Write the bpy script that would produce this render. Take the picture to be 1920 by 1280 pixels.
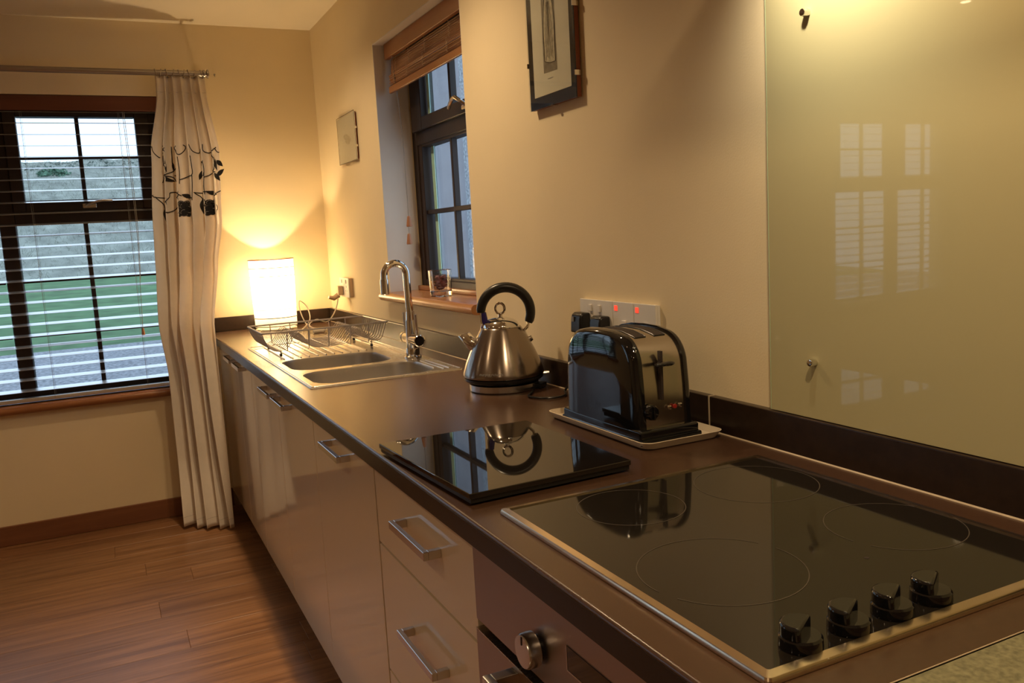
import bpy, bmesh, math, random
from mathutils import Vector, Matrix
random.seed(7)
S = bpy.context.scene
for o in list(bpy.data.objects): bpy.data.objects.remove(o)
COL = S.collection
PI = math.pi

# ------------------------------------------------------------------ camera
CAMPOS = (-1.0868, -1.1400, 1.3294)
yaw, pitch, roll, FPX = 0.4453, 0.1290, -0.0554, 1580.6
fw = Vector((math.sin(yaw)*math.cos(pitch), math.cos(yaw)*math.cos(pitch), -math.sin(pitch)))
rt = Vector((math.cos(yaw), -math.sin(yaw), 0)); up = rt.cross(fw)
c_, s_ = math.cos(roll), math.sin(roll)
rt2 = rt*c_ + up*s_; up2 = -rt*s_ + up*c_
cd = bpy.data.cameras.new('camera'); cam = bpy.data.objects.new('camera', cd); COL.objects.link(cam)
cam.matrix_world = Matrix(((rt2.x, up2.x, -fw.x, CAMPOS[0]), (rt2.y, up2.y, -fw.y, CAMPOS[1]), (rt2.z, up2.z, -fw.z, CAMPOS[2]), (0, 0, 0, 1)))
cd.sensor_width = 36; cd.lens = 36*FPX/1920; cd.clip_start = 0.02; cd.clip_end = 400
S.camera = cam

# ------------------------------------------------------------------ view, sky
S.view_settings.view_transform = 'Standard'; S.view_settings.look = 'None'
S.view_settings.exposure = 0.0; S.view_settings.gamma = 1.0; S.view_settings.use_curve_mapping = False
W = bpy.data.worlds.new('overcast_sky'); S.world = W; W.use_nodes = True
bg = W.node_tree.nodes['Background']; bg.inputs[0].default_value = (0.62, 0.80, 1.0, 1); bg.inputs[1].default_value = 2.0

WARM = (1.0, 0.715, 0.41)
D = 3.351          # back wall
CEIL = 2.414
XL = -5.4          # left wall
YF = -3.4          # wall behind the camera

def lamp(name, kind, loc, power, color=WARM, size=0.05, spot=None, blend=0.5, aim=(0, 0, -1)):
    l = bpy.data.lights.new(name, kind); l.energy = power; l.color = color
    if kind in ('POINT', 'SPOT'): l.shadow_soft_size = size
    if kind == 'AREA': l.shape = 'DISK'; l.size = size
    if spot: l.spot_size = math.radians(spot); l.spot_blend = blend
    o = bpy.data.objects.new(name, l); COL.objects.link(o); o.location = loc
    o.rotation_euler = Vector(aim).to_track_quat('-Z', 'Y').to_euler()
    return o
DOWNLIGHTS = [(-0.55, 1.22), (-0.60, 2.45), (-0.55, -0.75), (-2.0, 0.6), (-3.23, 2.0), (-2.0, -1.6), (-3.4, -0.6), (-4.6, 0.8)]
DPOW = [6.4, 4.5, 7.6, 2.0, 3.3, 5.6, 3.3, 3]
for (x, y), p in zip(DOWNLIGHTS, DPOW):
    lamp('downlight_beam', 'SPOT', (x, y, CEIL-0.03), p*7.0, size=0.035, spot=138 if x > -1 else 145, blend=0.95)
    if x > -1 and y > 0: lamp('downlight_core', 'SPOT', (x, y, CEIL-0.03), p*10.0, size=0.022, spot=50, blend=0.7)
lamp('hood_lamp_beam', 'SPOT', (-0.165, -0.160, 1.865), 14.0, color=(1.0, 0.86, 0.62), size=0.02, spot=118, blend=1.0, aim=(0.9, 0, -0.7))
lamp('hood_lamp_beam', 'SPOT', (-0.165, -0.48, 1.865), 4.5, color=(1.0, 0.62, 0.28), size=0.02, spot=110, blend=0.9, aim=(0.85, 0, -0.8))

# ------------------------------------------------------------------ materials
def lin(r, g, b):
    f = lambda v: (v/255/12.92) if v/255 <= 0.04045 else ((v/255+0.055)/1.055)**2.4
    return (f(r), f(g), f(b), 1)
def mat(name, col, rough=0.5, metal=0.0, noise=0.0, scale=20, bump=0.0, bscale=None, spec=0.5, trans=0.0, emit=None, estr=0, coat=0, ior=None, stretch=None, rnoise=0):
    m = bpy.data.materials.new(name); m.use_nodes = True; nt = m.node_tree; N = nt.nodes; L = nt.links
    b = N['Principled BSDF']
    if len(col) == 3: col = (*col, 1)
    b.inputs['Base Color'].default_value = col
    b.inputs['Roughness'].default_value = rough; b.inputs['Metallic'].default_value = metal
    b.inputs['Specular IOR Level'].default_value = spec
    b.inputs['Transmission Weight'].default_value = trans
    b.inputs['Coat Weight'].default_value = coat; b.inputs['Coat Roughness'].default_value = 0.03
    if ior: b.inputs['IOR'].default_value = ior
    if emit: b.inputs['Emission Color'].default_value = (*emit[:3], 1); b.inputs['Emission Strength'].default_value = estr
    tc = N.new('ShaderNodeTexCoord'); mp = N.new('ShaderNodeMapping'); L.new(tc.outputs['Object'], mp.inputs[0])
    if stretch: mp.inputs['Scale'].default_value = stretch
    if noise or rnoise:
        n = N.new('ShaderNodeTexNoise'); n.inputs['Scale'].default_value = scale; n.inputs['Detail'].default_value = 6
        L.new(mp.outputs[0], n.inputs[0])
        if noise:
            r = N.new('ShaderNodeValToRGB'); L.new(n.outputs[0], r.inputs[0])
            r.color_ramp.elements[0].position = 0.3; r.color_ramp.elements[1].position = 0.7
            r.color_ramp.elements[0].color = tuple(max(0, c*(1-noise)) for c in col[:3])+(1,)
            r.color_ramp.elements[1].color = tuple(min(1, c*(1+noise)) for c in col[:3])+(1,)
            L.new(r.outputs[0], b.inputs['Base Color'])
        if rnoise:
            mr = N.new('ShaderNodeMapRange'); L.new(n.outputs[0], mr.inputs[0])
            mr.inputs[3].default_value = max(0, rough-rnoise); mr.inputs[4].default_value = rough+rnoise
            L.new(mr.outputs[0], b.inputs['Roughness'])
    if bump:
        n2 = N.new('ShaderNodeTexNoise'); n2.inputs['Scale'].default_value = bscale or scale*4; n2.inputs['Detail'].default_value = 4
        L.new(mp.outputs[0], n2.inputs[0])
        bp = N.new('ShaderNodeBump'); bp.inputs['Strength'].default_value = bump; bp.inputs['Distance'].default_value = 0.002
        L.new(n2.outputs[0], bp.inputs['Height']); L.new(bp.outputs[0], b.inputs['Normal'])
    return m

def wood_mat(name, c1, c2, rough=0.4, axis='x', scale=1.0, per_object=0.0):
    m = bpy.data.materials.new(name); m.use_nodes = True; nt = m.node_tree; N = nt.nodes; L = nt.links
    b = N['Principled BSDF']; b.inputs['Roughness'].default_value = rough
    tc = N.new('ShaderNodeTexCoord'); mp = N.new('ShaderNodeMapping'); L.new(tc.outputs['Object'], mp.inputs[0])
    sc = {'x': (1.5, 28, 28), 'y': (28, 1.5, 28), 'z': (28, 28, 1.5)}[axis]
    mp.inputs['Scale'].default_value = tuple(v*scale for v in sc)
    oi = N.new('ShaderNodeObjectInfo')
    if per_object:
        cm = N.new('ShaderNodeVectorMath'); cm.operation = 'ADD'
        mu = N.new('ShaderNodeMath'); mu.operation = 'MULTIPLY'; mu.inputs[1].default_value = 37
        L.new(oi.outputs['Random'], mu.inputs[0]); L.new(mp.outputs[0], cm.inputs[0]); L.new(mu.outputs[0], cm.inputs[1]); src = cm.outputs[0]
    else: src = mp.outputs[0]
    n = N.new('ShaderNodeTexNoise'); n.inputs['Scale'].default_value = 1.0; n.inputs['Detail'].default_value = 8; n.inputs['Distortion'].default_value = 0.6
    n.inputs['Roughness'].default_value = 0.65
    L.new(src, n.inputs[0])
    r = N.new('ShaderNodeValToRGB'); L.new(n.outputs[0], r.inputs[0])
    r.color_ramp.elements[0].position = 0.32; r.color_ramp.elements[1].position = 0.68
    r.color_ramp.elements[0].color = c1; r.color_ramp.elements[1].color = c2
    out = r.outputs[0]
    if per_object:
        hs = N.new('ShaderNodeHueSaturation'); mr = N.new('ShaderNodeMapRange')
        mr.inputs[3].default_value = 1-per_object; mr.inputs[4].default_value = 1+per_object
        L.new(oi.outputs['Random'], mr.inputs[0]); L.new(mr.outputs[0], hs.inputs['Value']); L.new(out, hs.inputs['Color']); out = hs.outputs[0]
    L.new(out, b.inputs['Base Color'])
    bp = N.new('ShaderNodeBump'); bp.inputs['Strength'].default_value = 0.15; bp.inputs['Distance'].default_value = 0.001
    L.new(n.outputs[0], bp.inputs['Height']); L.new(bp.outputs[0], b.inputs['Normal'])
    return m

M = {}
M['wall'] = mat('cream_wall_paint', (0.82, 0.69, 0.46), 0.75, noise=0.03, scale=3, bump=0.12, bscale=260, spec=0.25)
M['ceil'] = mat('ceiling_paint', (0.80, 0.72, 0.56), 0.85, noise=0.02, scale=3, spec=0.2)
M['reveal'] = mat('reveal_daylight_tint', (0.80, 0.77, 0.72), 0.7, noise=0.03, scale=4, spec=0.25)
M['plank'] = wood_mat('floor_plank_wood', (0.125, 0.052, 0.020, 1), (0.31, 0.152, 0.068, 1), 0.36, 'x', 1.0, 0.04)
M['subfloor'] = mat('subfloor_board', (0.08, 0.035, 0.015), 0.8, noise=0.2)
M['skirt'] = wood_mat('skirting_wood', (0.17, 0.060, 0.025, 1), (0.22, 0.085, 0.036, 1), 0.45, 'x')
M['sillwood'] = wood_mat('sill_wood', (0.33, 0.135, 0.05, 1), (0.42, 0.19, 0.075, 1), 0.25, 'y', 0.6)
M['sillwoodx'] = wood_mat('sill_wood_back', (0.26, 0.10, 0.035, 1), (0.34, 0.14, 0.05, 1), 0.3, 'x', 0.6)
M['valance'] = wood_mat('valance_wood', (0.11, 0.030, 0.012, 1), (0.15, 0.042, 0.017, 1), 0.45, 'x', 0.6)
M['frame'] = wood_mat('window_frame_stain', (0.016, 0.007, 0.004, 1), (0.026, 0.011, 0.006, 1), 0.5, 'z', 0.6)
M['spacer'] = mat('pale_spacer_strip', (0.50, 0.84, 0.78), 0.5, noise=0.05, scale=60)
M['glass'] = mat('window_glass', (1, 1, 1), 0.0, trans=1.0, ior=1.01, spec=0.5)
M['slat'] = mat('pale_aluminium_slat', (0.72, 0.73, 0.75), 0.30, 0.75, rnoise=0.03)
M['cord'] = mat('blind_cord', (0.30, 0.27, 0.24), 0.8, noise=0.1)
M['tassel'] = wood_mat('tassel_wood', (0.35, 0.15, 0.07, 1), (0.45, 0.2, 0.1, 1), 0.5, 'z')
M['bamboo'] = wood_mat('bamboo_reed', (0.30, 0.13, 0.055, 1), (0.62, 0.33, 0.15, 1), 0.55, 'y', 1.2, 0.12)
M['bamboorail'] = wood_mat('bamboo_rail', (0.36, 0.155, 0.055, 1), (0.46, 0.21, 0.08, 1), 0.4, 'y', 0.7)
M['worktop'] = mat('brown_laminate', (0.060, 0.029, 0.016), 0.27, spec=0.75, noise=0.14, scale=260, bump=0.03, bscale=600, stretch=(1, 0.4, 1))
M['edgelam'] = mat('dark_edge_laminate', (0.013, 0.0085, 0.0065), 0.30, noise=0.2, scale=60)
M['upslam'] = mat('shaded_upstand_laminate', (0.024, 0.0135, 0.009), 0.30, noise=0.2, scale=60)  # worktop laminate darkened for the weaker light on upright faces
M['stonetop'] = mat('grey_green_laminate', (0.20, 0.19, 0.11), 0.45, noise=0.35, scale=170, bump=0.05, bscale=300)
M['gap'] = mat('joint_sealant', (0.45, 0.36, 0.25), 0.5, noise=0.1)
M['door'] = mat('gloss_cream_door', (0.76, 0.63, 0.46), 0.05, noise=0.012, scale=2, spec=0.5)
M['carcass'] = mat('carcass_board', (0.42, 0.26, 0.13), 0.6, noise=0.1)
M['plinth'] = mat('plinth_board', (0.05, 0.03, 0.02), 0.5, noise=0.1)
M['chrome'] = mat('chrome', (0.80, 0.79, 0.77), 0.08, 1.0, rnoise=0.03, scale=30)
M['satin'] = mat('satin_chrome', (0.66, 0.65, 0.64), 0.24, 1.0, rnoise=0.05, scale=60)
M['steel'] = mat('stainless_steel', (0.62, 0.58, 0.53), 0.26, 1.0, rnoise=0.06, scale=80, stretch=(1, 12, 1))
M['ovensteel'] = mat('oven_steel', (0.42, 0.36, 0.33), 0.34, 1.0, rnoise=0.06, scale=80, stretch=(1, 1, 14))
M['basin'] = mat('basin_steel', (0.55, 0.52, 0.48), 0.36, 1.0, rnoise=0.06, scale=60)
M['black'] = mat('black_gloss_plastic', (0.006, 0.006, 0.007), 0.06, rnoise=0.02, coat=0.4, scale=20)
M['blackmatt'] = mat('black_satin_plastic', (0.010, 0.010, 0.010), 0.32, rnoise=0.08, scale=60)
M['blackglass'] = mat('black_glass', (0.010, 0.008, 0.007), 0.02, rnoise=0.01, spec=0.75, scale=5)
M['hobglass'] = mat('ceramic_hob_glass', (0.012, 0.010, 0.008), 0.05, rnoise=0.015, spec=0.6, scale=14)
M['ring'] = mat('zone_print', (0.075, 0.06, 0.045), 0.4, noise=0.1)
M['hobtrim'] = mat('hob_trim_metal', (0.80, 0.66, 0.50), 0.22, 1.0, rnoise=0.06, scale=50)
M['splash'] = mat('back_painted_glass', (0.50, 0.455, 0.265), 0.02, noise=0.015, scale=2, spec=0.5)
M['splashedge'] = mat('glass_edge', (0.50, 0.62, 0.40), 0.2, noise=0.05)
M['whiteplastic'] = mat('white_plastic', (0.78, 0.75, 0.70), 0.35, noise=0.02)
M['redlamp'] = mat('lit_red_neon', (0.8, 0.03, 0.02), 0.3, emit=(1.0, 0.05, 0.02), estr=1.4, noise=0.05)
M['reddim'] = mat('dim_red_button', (0.14, 0.008, 0.006), 0.3, emit=(1.0, 0.05, 0.02), estr=0.06, noise=0.05)
M['greyprint'] = mat('grey_print', (0.25, 0.24, 0.23), 0.5, noise=0.05)
M['darkprint'] = mat('dark_print', (0.03, 0.02, 0.02), 0.5, noise=0.05)
M['fabric'] = mat('cream_curtain_fabric', (0.90, 0.83, 0.74), 0.9, noise=0.03, scale=30, bump=0.3, bscale=700, spec=0.1)
M['embroidery'] = mat('black_embroidery', (0.012, 0.010, 0.010), 0.85, bump=0.4, bscale=600, noise=0.2)
M['pale_thread'] = mat('pale_thread', (0.5, 0.45, 0.4), 0.8, noise=0.1)
M['paper'] = mat('picture_paper', (0.72, 0.66, 0.50), 0.7, noise=0.04, scale=15)
M['mount'] = mat('black_mount', (0.012, 0.012, 0.010), 0.25, noise=0.2)
M['sketch'] = mat('pencil_wash', (0.23, 0.19, 0.13), 0.8, noise=0.30, scale=60)
M['sketchlight'] = mat('pencil_light', (0.55, 0.48, 0.33), 0.8, noise=0.25, scale=80)
M['picglass'] = mat('picture_glass', (1, 1, 1), 0.02, trans=1.0, ior=1.15, noise=0)
M['woodback'] = wood_mat('picture_backing', (0.20, 0.05, 0.02, 1), (0.28, 0.08, 0.03, 1), 0.5, 'z')
M['hoopdark'] = mat('dark_hoop_wire', (0.05, 0.035, 0.03), 0.6, noise=0.1)
M['tray'] = mat('cream_melamine', (0.66, 0.56, 0.42), 0.3, noise=0.04)
M['toastmetal'] = mat('brushed_toaster_steel', (0.55, 0.50, 0.44), 0.20, 1.0, rnoise=0.05, scale=40, stretch=(14, 1, 1))
M['kettle'] = mat('brushed_kettle_steel', (0.34, 0.29, 0.25), 0.17, 1.0, rnoise=0.04, scale=50, stretch=(1, 1, 14))
M['blue'] = mat('dark_blue_plastic', (0.03, 0.02, 0.20), 0.15, noise=0.1)
M['wire'] = mat('grey_coated_wire', (0.36, 0.31, 0.27), 0.35, 0.5, rnoise=0.05)
M['whitecord'] = mat('white_flex', (0.75, 0.66, 0.52), 0.5, noise=0.03)
M['brownplastic'] = mat('cream_plug_plastic', (0.60, 0.42, 0.26), 0.45, noise=0.05)
M['polemetal'] = mat('satin_pole_metal', (0.42, 0.38, 0.34), 0.30, 1.0, rnoise=0.05)
M['tumbler'] = mat('clear_tumbler_glass', (0.97, 0.98, 0.98), 0.02, trans=1.0, ior=1.45)
M['potpourri'] = mat('dried_dark_red', (0.13, 0.025, 0.018), 0.7, noise=0.5, scale=60)
M['potpourri2'] = mat('dried_pink', (0.34, 0.17, 0.15), 0.7, noise=0.3, scale=60)
M['render'] = mat('grey_render_wall', (0.33, 0.32, 0.35), 0.9, noise=0.08, scale=3, bump=0.4, bscale=60)
M['pebble'] = mat('pebbledash_wall', (0.36, 0.38, 0.41), 0.9, noise=0.5, scale=38, bump=1.0, bscale=90)
M['gravel'] = mat('grey_gravel', (0.24, 0.25, 0.28), 0.95, noise=0.6, scale=22, bump=1.0, bscale=30)
M['lawn'] = mat('lawn_grass', (0.075, 0.16, 0.07), 0.95, noise=0.3, scale=3.0, bump=0.6, bscale=30)
M['bank'] = mat('bleached_bank_grass', (0.235, 0.25, 0.22), 0.95, noise=0.3, scale=2.2, bump=1.0, bscale=8)
M['straw'] = mat('dry_grass_blade', (0.31, 0.325, 0.28), 0.9, noise=0.3, scale=5)
M['darkveg'] = mat('dark_hedge', (0.13, 0.16, 0.14), 0.95, noise=0.4, scale=3)
M['greenveg'] = mat('green_bush', (0.10, 0.19, 0.13), 0.95, noise=0.4, scale=3)
nt = M['fabric'].node_tree; b_ = nt.nodes['Principled BSDF']; tl = nt.nodes.new('ShaderNodeBsdfTranslucent'); tl.inputs[0].default_value = (0.88, 0.74, 0.56, 1); mx = nt.nodes.new('ShaderNodeMixShader'); mx.inputs[0].default_value = 0.25
nt.links.new(b_.outputs[0], mx.inputs[1]); nt.links.new(tl.outputs[0], mx.inputs[2]); nt.links.new(mx.outputs[0], nt.nodes['Material Output'].inputs[0])
nt = M['kettle'].node_tree; b_ = nt.nodes['Principled BSDF']; b_.inputs['Anisotropic'].default_value = 0.6; b_.inputs['Anisotropic Rotation'].default_value = 0.25
for l_ in list(b_.inputs['Roughness'].links): nt.links.remove(l_)
b_.inputs['Roughness'].default_value = 0.22; tg_ = nt.nodes.new('ShaderNodeTangent'); tg_.direction_type = 'RADIAL'; tg_.axis = 'Z'; nt.links.new(tg_.outputs[0], b_.inputs['Tangent'])
# lamp shade: thin translucent fabric
def thin_glass(name, tint=(0.97, 0.98, 0.98, 1), ior=1.45):
    m = bpy.data.materials.new(name); m.use_nodes = True; nt = m.node_tree; nt.nodes.remove(nt.nodes['Principled BSDF'])
    t = nt.nodes.new('ShaderNodeBsdfTransparent'); t.inputs[0].default_value = tint; g = nt.nodes.new('ShaderNodeBsdfGlossy'); g.inputs['Roughness'].default_value = 0.0
    f = nt.nodes.new('ShaderNodeFresnel'); gm = nt.nodes.new('ShaderNodeNewGeometry'); mr = nt.nodes.new('ShaderNodeMapRange')
    mr.inputs[3].default_value = ior; mr.inputs[4].default_value = 1/ior; nt.links.new(gm.outputs['Backfacing'], mr.inputs[0]); nt.links.new(mr.outputs[0], f.inputs[0]); x = nt.nodes.new('ShaderNodeMixShader')
    nt.links.new(f.outputs[0], x.inputs[0]); nt.links.new(t.outputs[0], x.inputs[1]); nt.links.new(g.outputs[0], x.inputs[2]); nt.links.new(x.outputs[0], nt.nodes['Material Output'].inputs[0]); return m
M['glass'] = thin_glass('window_glass', ior=1.22); M['picglass'] = thin_glass('picture_glass')
m = bpy.data.materials.new('lamp_shade_fabric'); m.use_nodes = True; nt = m.node_tree; nt.nodes.remove(nt.nodes['Principled BSDF'])
df = nt.nodes.new('ShaderNodeBsdfDiffuse'); tr = nt.nodes.new('ShaderNodeBsdfTranslucent'); mx = nt.nodes.new('ShaderNodeMixShader')
wv = nt.nodes.new('ShaderNodeTexNoise'); wv.inputs['Scale'].default_value = 300
rp = nt.nodes.new('ShaderNodeValToRGB'); rp.color_ramp.elements[0].color = (0.82, 0.78, 0.70, 1); rp.color_ramp.elements[1].color = (0.92, 0.90, 0.84, 1)
nt.links.new(wv.outputs[0], rp.inputs[0]); nt.links.new(rp.outputs[0], df.inputs[0]); nt.links.new(rp.outputs[0], tr.inputs[0])
mx.inputs[0].default_value = 0.68; nt.links.new(df.outputs[0], mx.inputs[1]); nt.links.new(tr.outputs[0], mx.inputs[2])
nt.links.new(mx.outputs[0], nt.nodes['Material Output'].inputs[0]); M['shade'] = m
def emis(name, col, s):
    m = bpy.data.materials.new(name); m.use_nodes = True; b = m.node_tree.nodes['Principled BSDF']
    b.inputs['Emission Color'].default_value = (*col, 1); b.inputs['Emission Strength'].default_value = s; b.inputs['Base Color'].default_value = (0.8, 0.8, 0.8, 1)
    return m
M['bulb'] = emis('lit_bulb', (1.0, 0.70, 0.36), 60)
M['spotface'] = emis('lit_downlight', (1.0, 0.72, 0.42), 25)

# ------------------------------------------------------------------ mesh helpers
class MB:
    def __init__(s): s.b = bmesh.new()
    def _add(s, t, mat4=None):
        me = bpy.data.meshes.new('t'); t.to_mesh(me); t.free()
        if mat4 is not None: me.transform(mat4)
        s.b.from_mesh(me); bpy.data.meshes.remove(me); return s
    def box(s, x0, x1, y0, y1, z0, z1, bev=0.0, seg=2, rot=None):
        t = bmesh.new(); bmesh.ops.create_cube(t, size=1.0)
        cx, cy, cz = (x0+x1)/2, (y0+y1)/2, (z0+z1)/2
        for v in t.verts: v.co = Vector((v.co.x*abs(x1-x0), v.co.y*abs(y1-y0), v.co.z*abs(z1-z0)))
        if bev: bmesh.ops.bevel(t, geom=list(t.edges), offset=bev, segments=seg, affect='EDGES', profile=0.5)
        if rot is not None: bmesh.ops.rotate(t, verts=t.verts, matrix=rot)
        bmesh.ops.translate(t, verts=t.verts, vec=(cx, cy, cz)); return s._add(t)
    def cyl(s, p0, p1, r0, r1=None, n=20, bev=0.0):
        r1 = r0 if r1 is None else r1
        p0, p1 = Vector(p0), Vector(p1); d = p1-p0; t = bmesh.new()
        bmesh.ops.create_cone(t, cap_ends=True, segments=n, radius1=r0, radius2=r1, depth=d.length)
        if bev:
            es = [e for e in t.edges if abs(e.verts[0].co.z-e.verts[1].co.z) < 1e-7]
            bmesh.ops.bevel(t, geom=es, offset=bev, segments=2, affect='EDGES', profile=0.5)
        q = d.to_track_quat('Z', 'Y').to_matrix().to_4x4(); q.translation = (p0+p1)/2
        return s._add(t, q)
    def tube(s, pts, r, n=8, closed=False, caps=True):
        pts = [Vector(p) for p in pts]; t = bmesh.new(); rings = []; N = len(pts)
        rr = r if isinstance(r, (list, tuple)) else [r]*N
        prev = None
        for i, p in enumerate(pts):
            a = pts[(i-1) % N] if (closed or i > 0) else p; b = pts[(i+1) % N] if (closed or i < N-1) else p
            d = (b-a).normalized()
            if prev is None:
                u = d.orthogonal().normalized()
            else:
                u = prev - d*prev.dot(d)
                if u.length < 1e-6: u = d.orthogonal()
                u.normalize()
            prev = u; w = d.cross(u)
            rings.append([t.verts.new(p+(u*math.cos(2*PI*k/n)+w*math.sin(2*PI*k/n))*rr[i]) for k in range(n)])
        for i in range(N if closed else N-1):
            A, B = rings[i], rings[(i+1) % N]
            off = 0
            if closed and i == N-1:
                off = min(range(n), key=lambda o: (A[0].co-B[o].co).length)
            for k in range(n): t.faces.new((A[k], A[(k+1) % n], B[(k+1+off) % n], B[(k+off) % n]))
        if caps and not closed:
            t.faces.new(rings[0][::-1]); t.faces.new(rings[-1])
        return s._add(t)
    def lathe(s, prof, c=(0, 0, 0), n=40, axis='Z', cap=True):
        t = bmesh.new(); rings = []
        for r, z in prof:
            rings.append([t.verts.new((r*math.cos(2*PI*k/n), r*math.sin(2*PI*k/n), z)) for k in range(n)] if r > 1e-6 else [t.verts.new((0, 0, z))])
        for A, B in zip(rings, rings[1:]):
            for k in range(n):
                if len(A) == 1 and len(B) == 1: continue
                if len(A) == 1: t.faces.new((A[0], B[(k+1) % n], B[k]))
                elif len(B) == 1: t.faces.new((A[k], A[(k+1) % n], B[0]))
                else: t.faces.new((A[k], A[(k+1) % n], B[(k+1) % n], B[k]))
        if cap:
            if len(rings[0]) > 1: t.faces.new(rings[0][::-1])
            if len(rings[-1]) > 1: t.faces.new(rings[-1])
        R = Matrix.Identity(4)
        if axis == 'X': R = Matrix.Rotation(PI/2, 4, 'Y')
        if axis == '-X': R = Matrix.Rotation(-PI/2, 4, 'Y')
        if axis == '-Y': R = Matrix.Rotation(PI/2, 4, 'X')
        R.translation = Vector(c); return s._add(t, R)
    def prism(s, pts, a0, a1, axis='x'):
        """polygon pts (u,v) extruded along axis"""
        t = bmesh.new()
        def mk(u, v, a): return {'x': (a, u, v), 'y': (u, a, v), 'z': (u, v, a)}[axis]
        A = [t.verts.new(mk(u, v, a0)) for u, v in pts]; B = [t.verts.new(mk(u, v, a1)) for u, v in pts]; n = len(pts)
        t.faces.new(A); t.faces.new(B[::-1])
        for k in range(n): t.faces.new((A[k], B[k], B[(k+1) % n], A[(k+1) % n]))
        bmesh.ops.recalc_face_normals(t, faces=t.faces); return s._add(t)
    def quad(s, a, b, c, d):
        v = [s.b.verts.new(p) for p in (a, b, c, d)]; s.b.faces.new(v); return s
    def grid(s, f, nu, nv):
        V = [[s.b.verts.new(f(i/nu, j/nv)) for j in range(nv+1)] for i in range(nu+1)]
        for i in range(nu):
            for j in range(nv): s.b.faces.new((V[i][j], V[i+1][j], V[i+1][j+1], V[i][j+1]))
        return s
    def holed(s, outer, holes, z, flip=False):
        """flat face at z with holes"""
        t = bmesh.new(); es = []
        for lp in [outer]+holes:
            vs = [t.verts.new((x, y, z)) for x, y in lp]
            es += [t.edges.new((vs[i], vs[(i+1) % len(vs)])) for i in range(len(vs))]
        bmesh.ops.triangle_fill(t, use_beauty=True, use_dissolve=False, edges=es, normal=(0, 0, 1))
        for f in t.faces:
            if (f.normal.z < 0) != flip: f.normal_flip()
        return s._add(t)
    def walls(s, loop0, z0, loop1, z1):
        n = len(loop0); A = [s.b.verts.new((x, y, z0)) for x, y in loop0]; B = [s.b.verts.new((x, y, z1)) for x, y in loop1]
        for k in range(n): s.b.faces.new((A[k], A[(k+1) % n], B[(k+1) % n], B[k]))
        return s

def rrect(x0, x1, y0, y1, r, n=8):
    pts = []
    for cx, cy, a in ((x1-r, y1-r, 0), (x0+r, y1-r, 90), (x0+r, y0+r, 180), (x1-r, y0+r, 270)):
        for k in range(n+1):
            t = math.radians(a+90*k/n); pts.append((cx+r*math.cos(t), cy+r*math.sin(t)))
    return pts
def arc(cx, cy, r, a0, a1, n=10):
    return [(cx+r*math.cos(math.radians(a0+(a1-a0)*k/n)), cy+r*math.sin(math.radians(a0+(a1-a0)*k/n))) for k in range(n+1)]

def finish(mb, name, smooth=True, doubles=False, sharp=35):
    if doubles: bmesh.ops.remove_doubles(mb.b, verts=mb.b.verts, dist=1e-5)
    me = bpy.data.meshes.new(name); mb.b.to_mesh(me); mb.b.free()
    if smooth:
        me.polygons.foreach_set('use_smooth', [True]*len(me.polygons)); me.set_sharp_from_angle(angle=math.radians(sharp))
    return me
def world_origin(o):
    v = Vector((0, 0, 0))
    while o is not None: v += Vector(o.location); o = o.parent
    return v
def part(name, mb, mt, parent=None, label=None, world=True, kind=None, **kw):
    """mb in world coordinates (default) -> child of parent, local to it"""
    me = mb if isinstance(mb, bpy.types.Mesh) else finish(mb, name, **kw)
    if mt is not None and not me.materials: me.materials.append(mt)
    o = bpy.data.objects.new(name, me); COL.objects.link(o)
    if kw.get('smooth', True) and len(me.polygons) < 3000 and kw.get('sharp', 35) < 100:
        wn = o.modifiers.new('wn', 'WEIGHTED_NORMAL'); wn.keep_sharp = True; wn.weight = 50
    if parent is not None:
        o.parent = parent
        if world:
            w = world_origin(parent)
            if w.length: me.transform(Matrix.Translation(-w))
    if label: o['label'] = label
    if kind: o['kind'] = kind
    return o
def thing(name, label, cat, loc=(0, 0, 0), group=None):
    o = bpy.data.objects.new(name, None); COL.objects.link(o); o.location = loc; o.empty_display_size = 0.05
    o['label'] = label; o['category'] = cat
    if group: o['group'] = group
    return o
def single(name, label, cat, mb, mt, group=None, origin=None, **kw):
    me = finish(mb, name, **kw); me.materials.append(mt); o = bpy.data.objects.new(name, me); COL.objects.link(o)
    wn = o.modifiers.new('wn', 'WEIGHTED_NORMAL'); wn.keep_sharp = True
    if origin: me.transform(Matrix.Translation(-Vector(origin))); o.location = origin
    o['label'] = label; o['category'] = cat
    if group: o['group'] = group
    return o
def struct(name, mb, mt, label=None, parent=None, **kw):
    o = part(name, mb, mt, parent, **kw)
    if parent is None: o['kind'] = 'structure'
    if label: o['label'] = label
    return o
def structroot(name, label, loc=(0, 0, 0)):
    o = bpy.data.objects.new(name, None); COL.objects.link(o); o.location = loc; o['kind'] = 'structure'; o['label'] = label; return o
def text_mesh(txt, size, depth=0.0003):
    cu = bpy.data.curves.new('t', 'FONT'); cu.body = txt; cu.size = size; cu.extrude = depth; cu.align_x = 'CENTER'; cu.align_y = 'CENTER'; cu.resolution_u = 3
    ob = bpy.data.objects.new('t', cu); COL.objects.link(ob); dg = bpy.context.evaluated_depsgraph_get()
    me = bpy.data.meshes.new_from_object(ob.evaluated_get(dg)); bpy.data.objects.remove(ob); me.materials.clear(); return me
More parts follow.
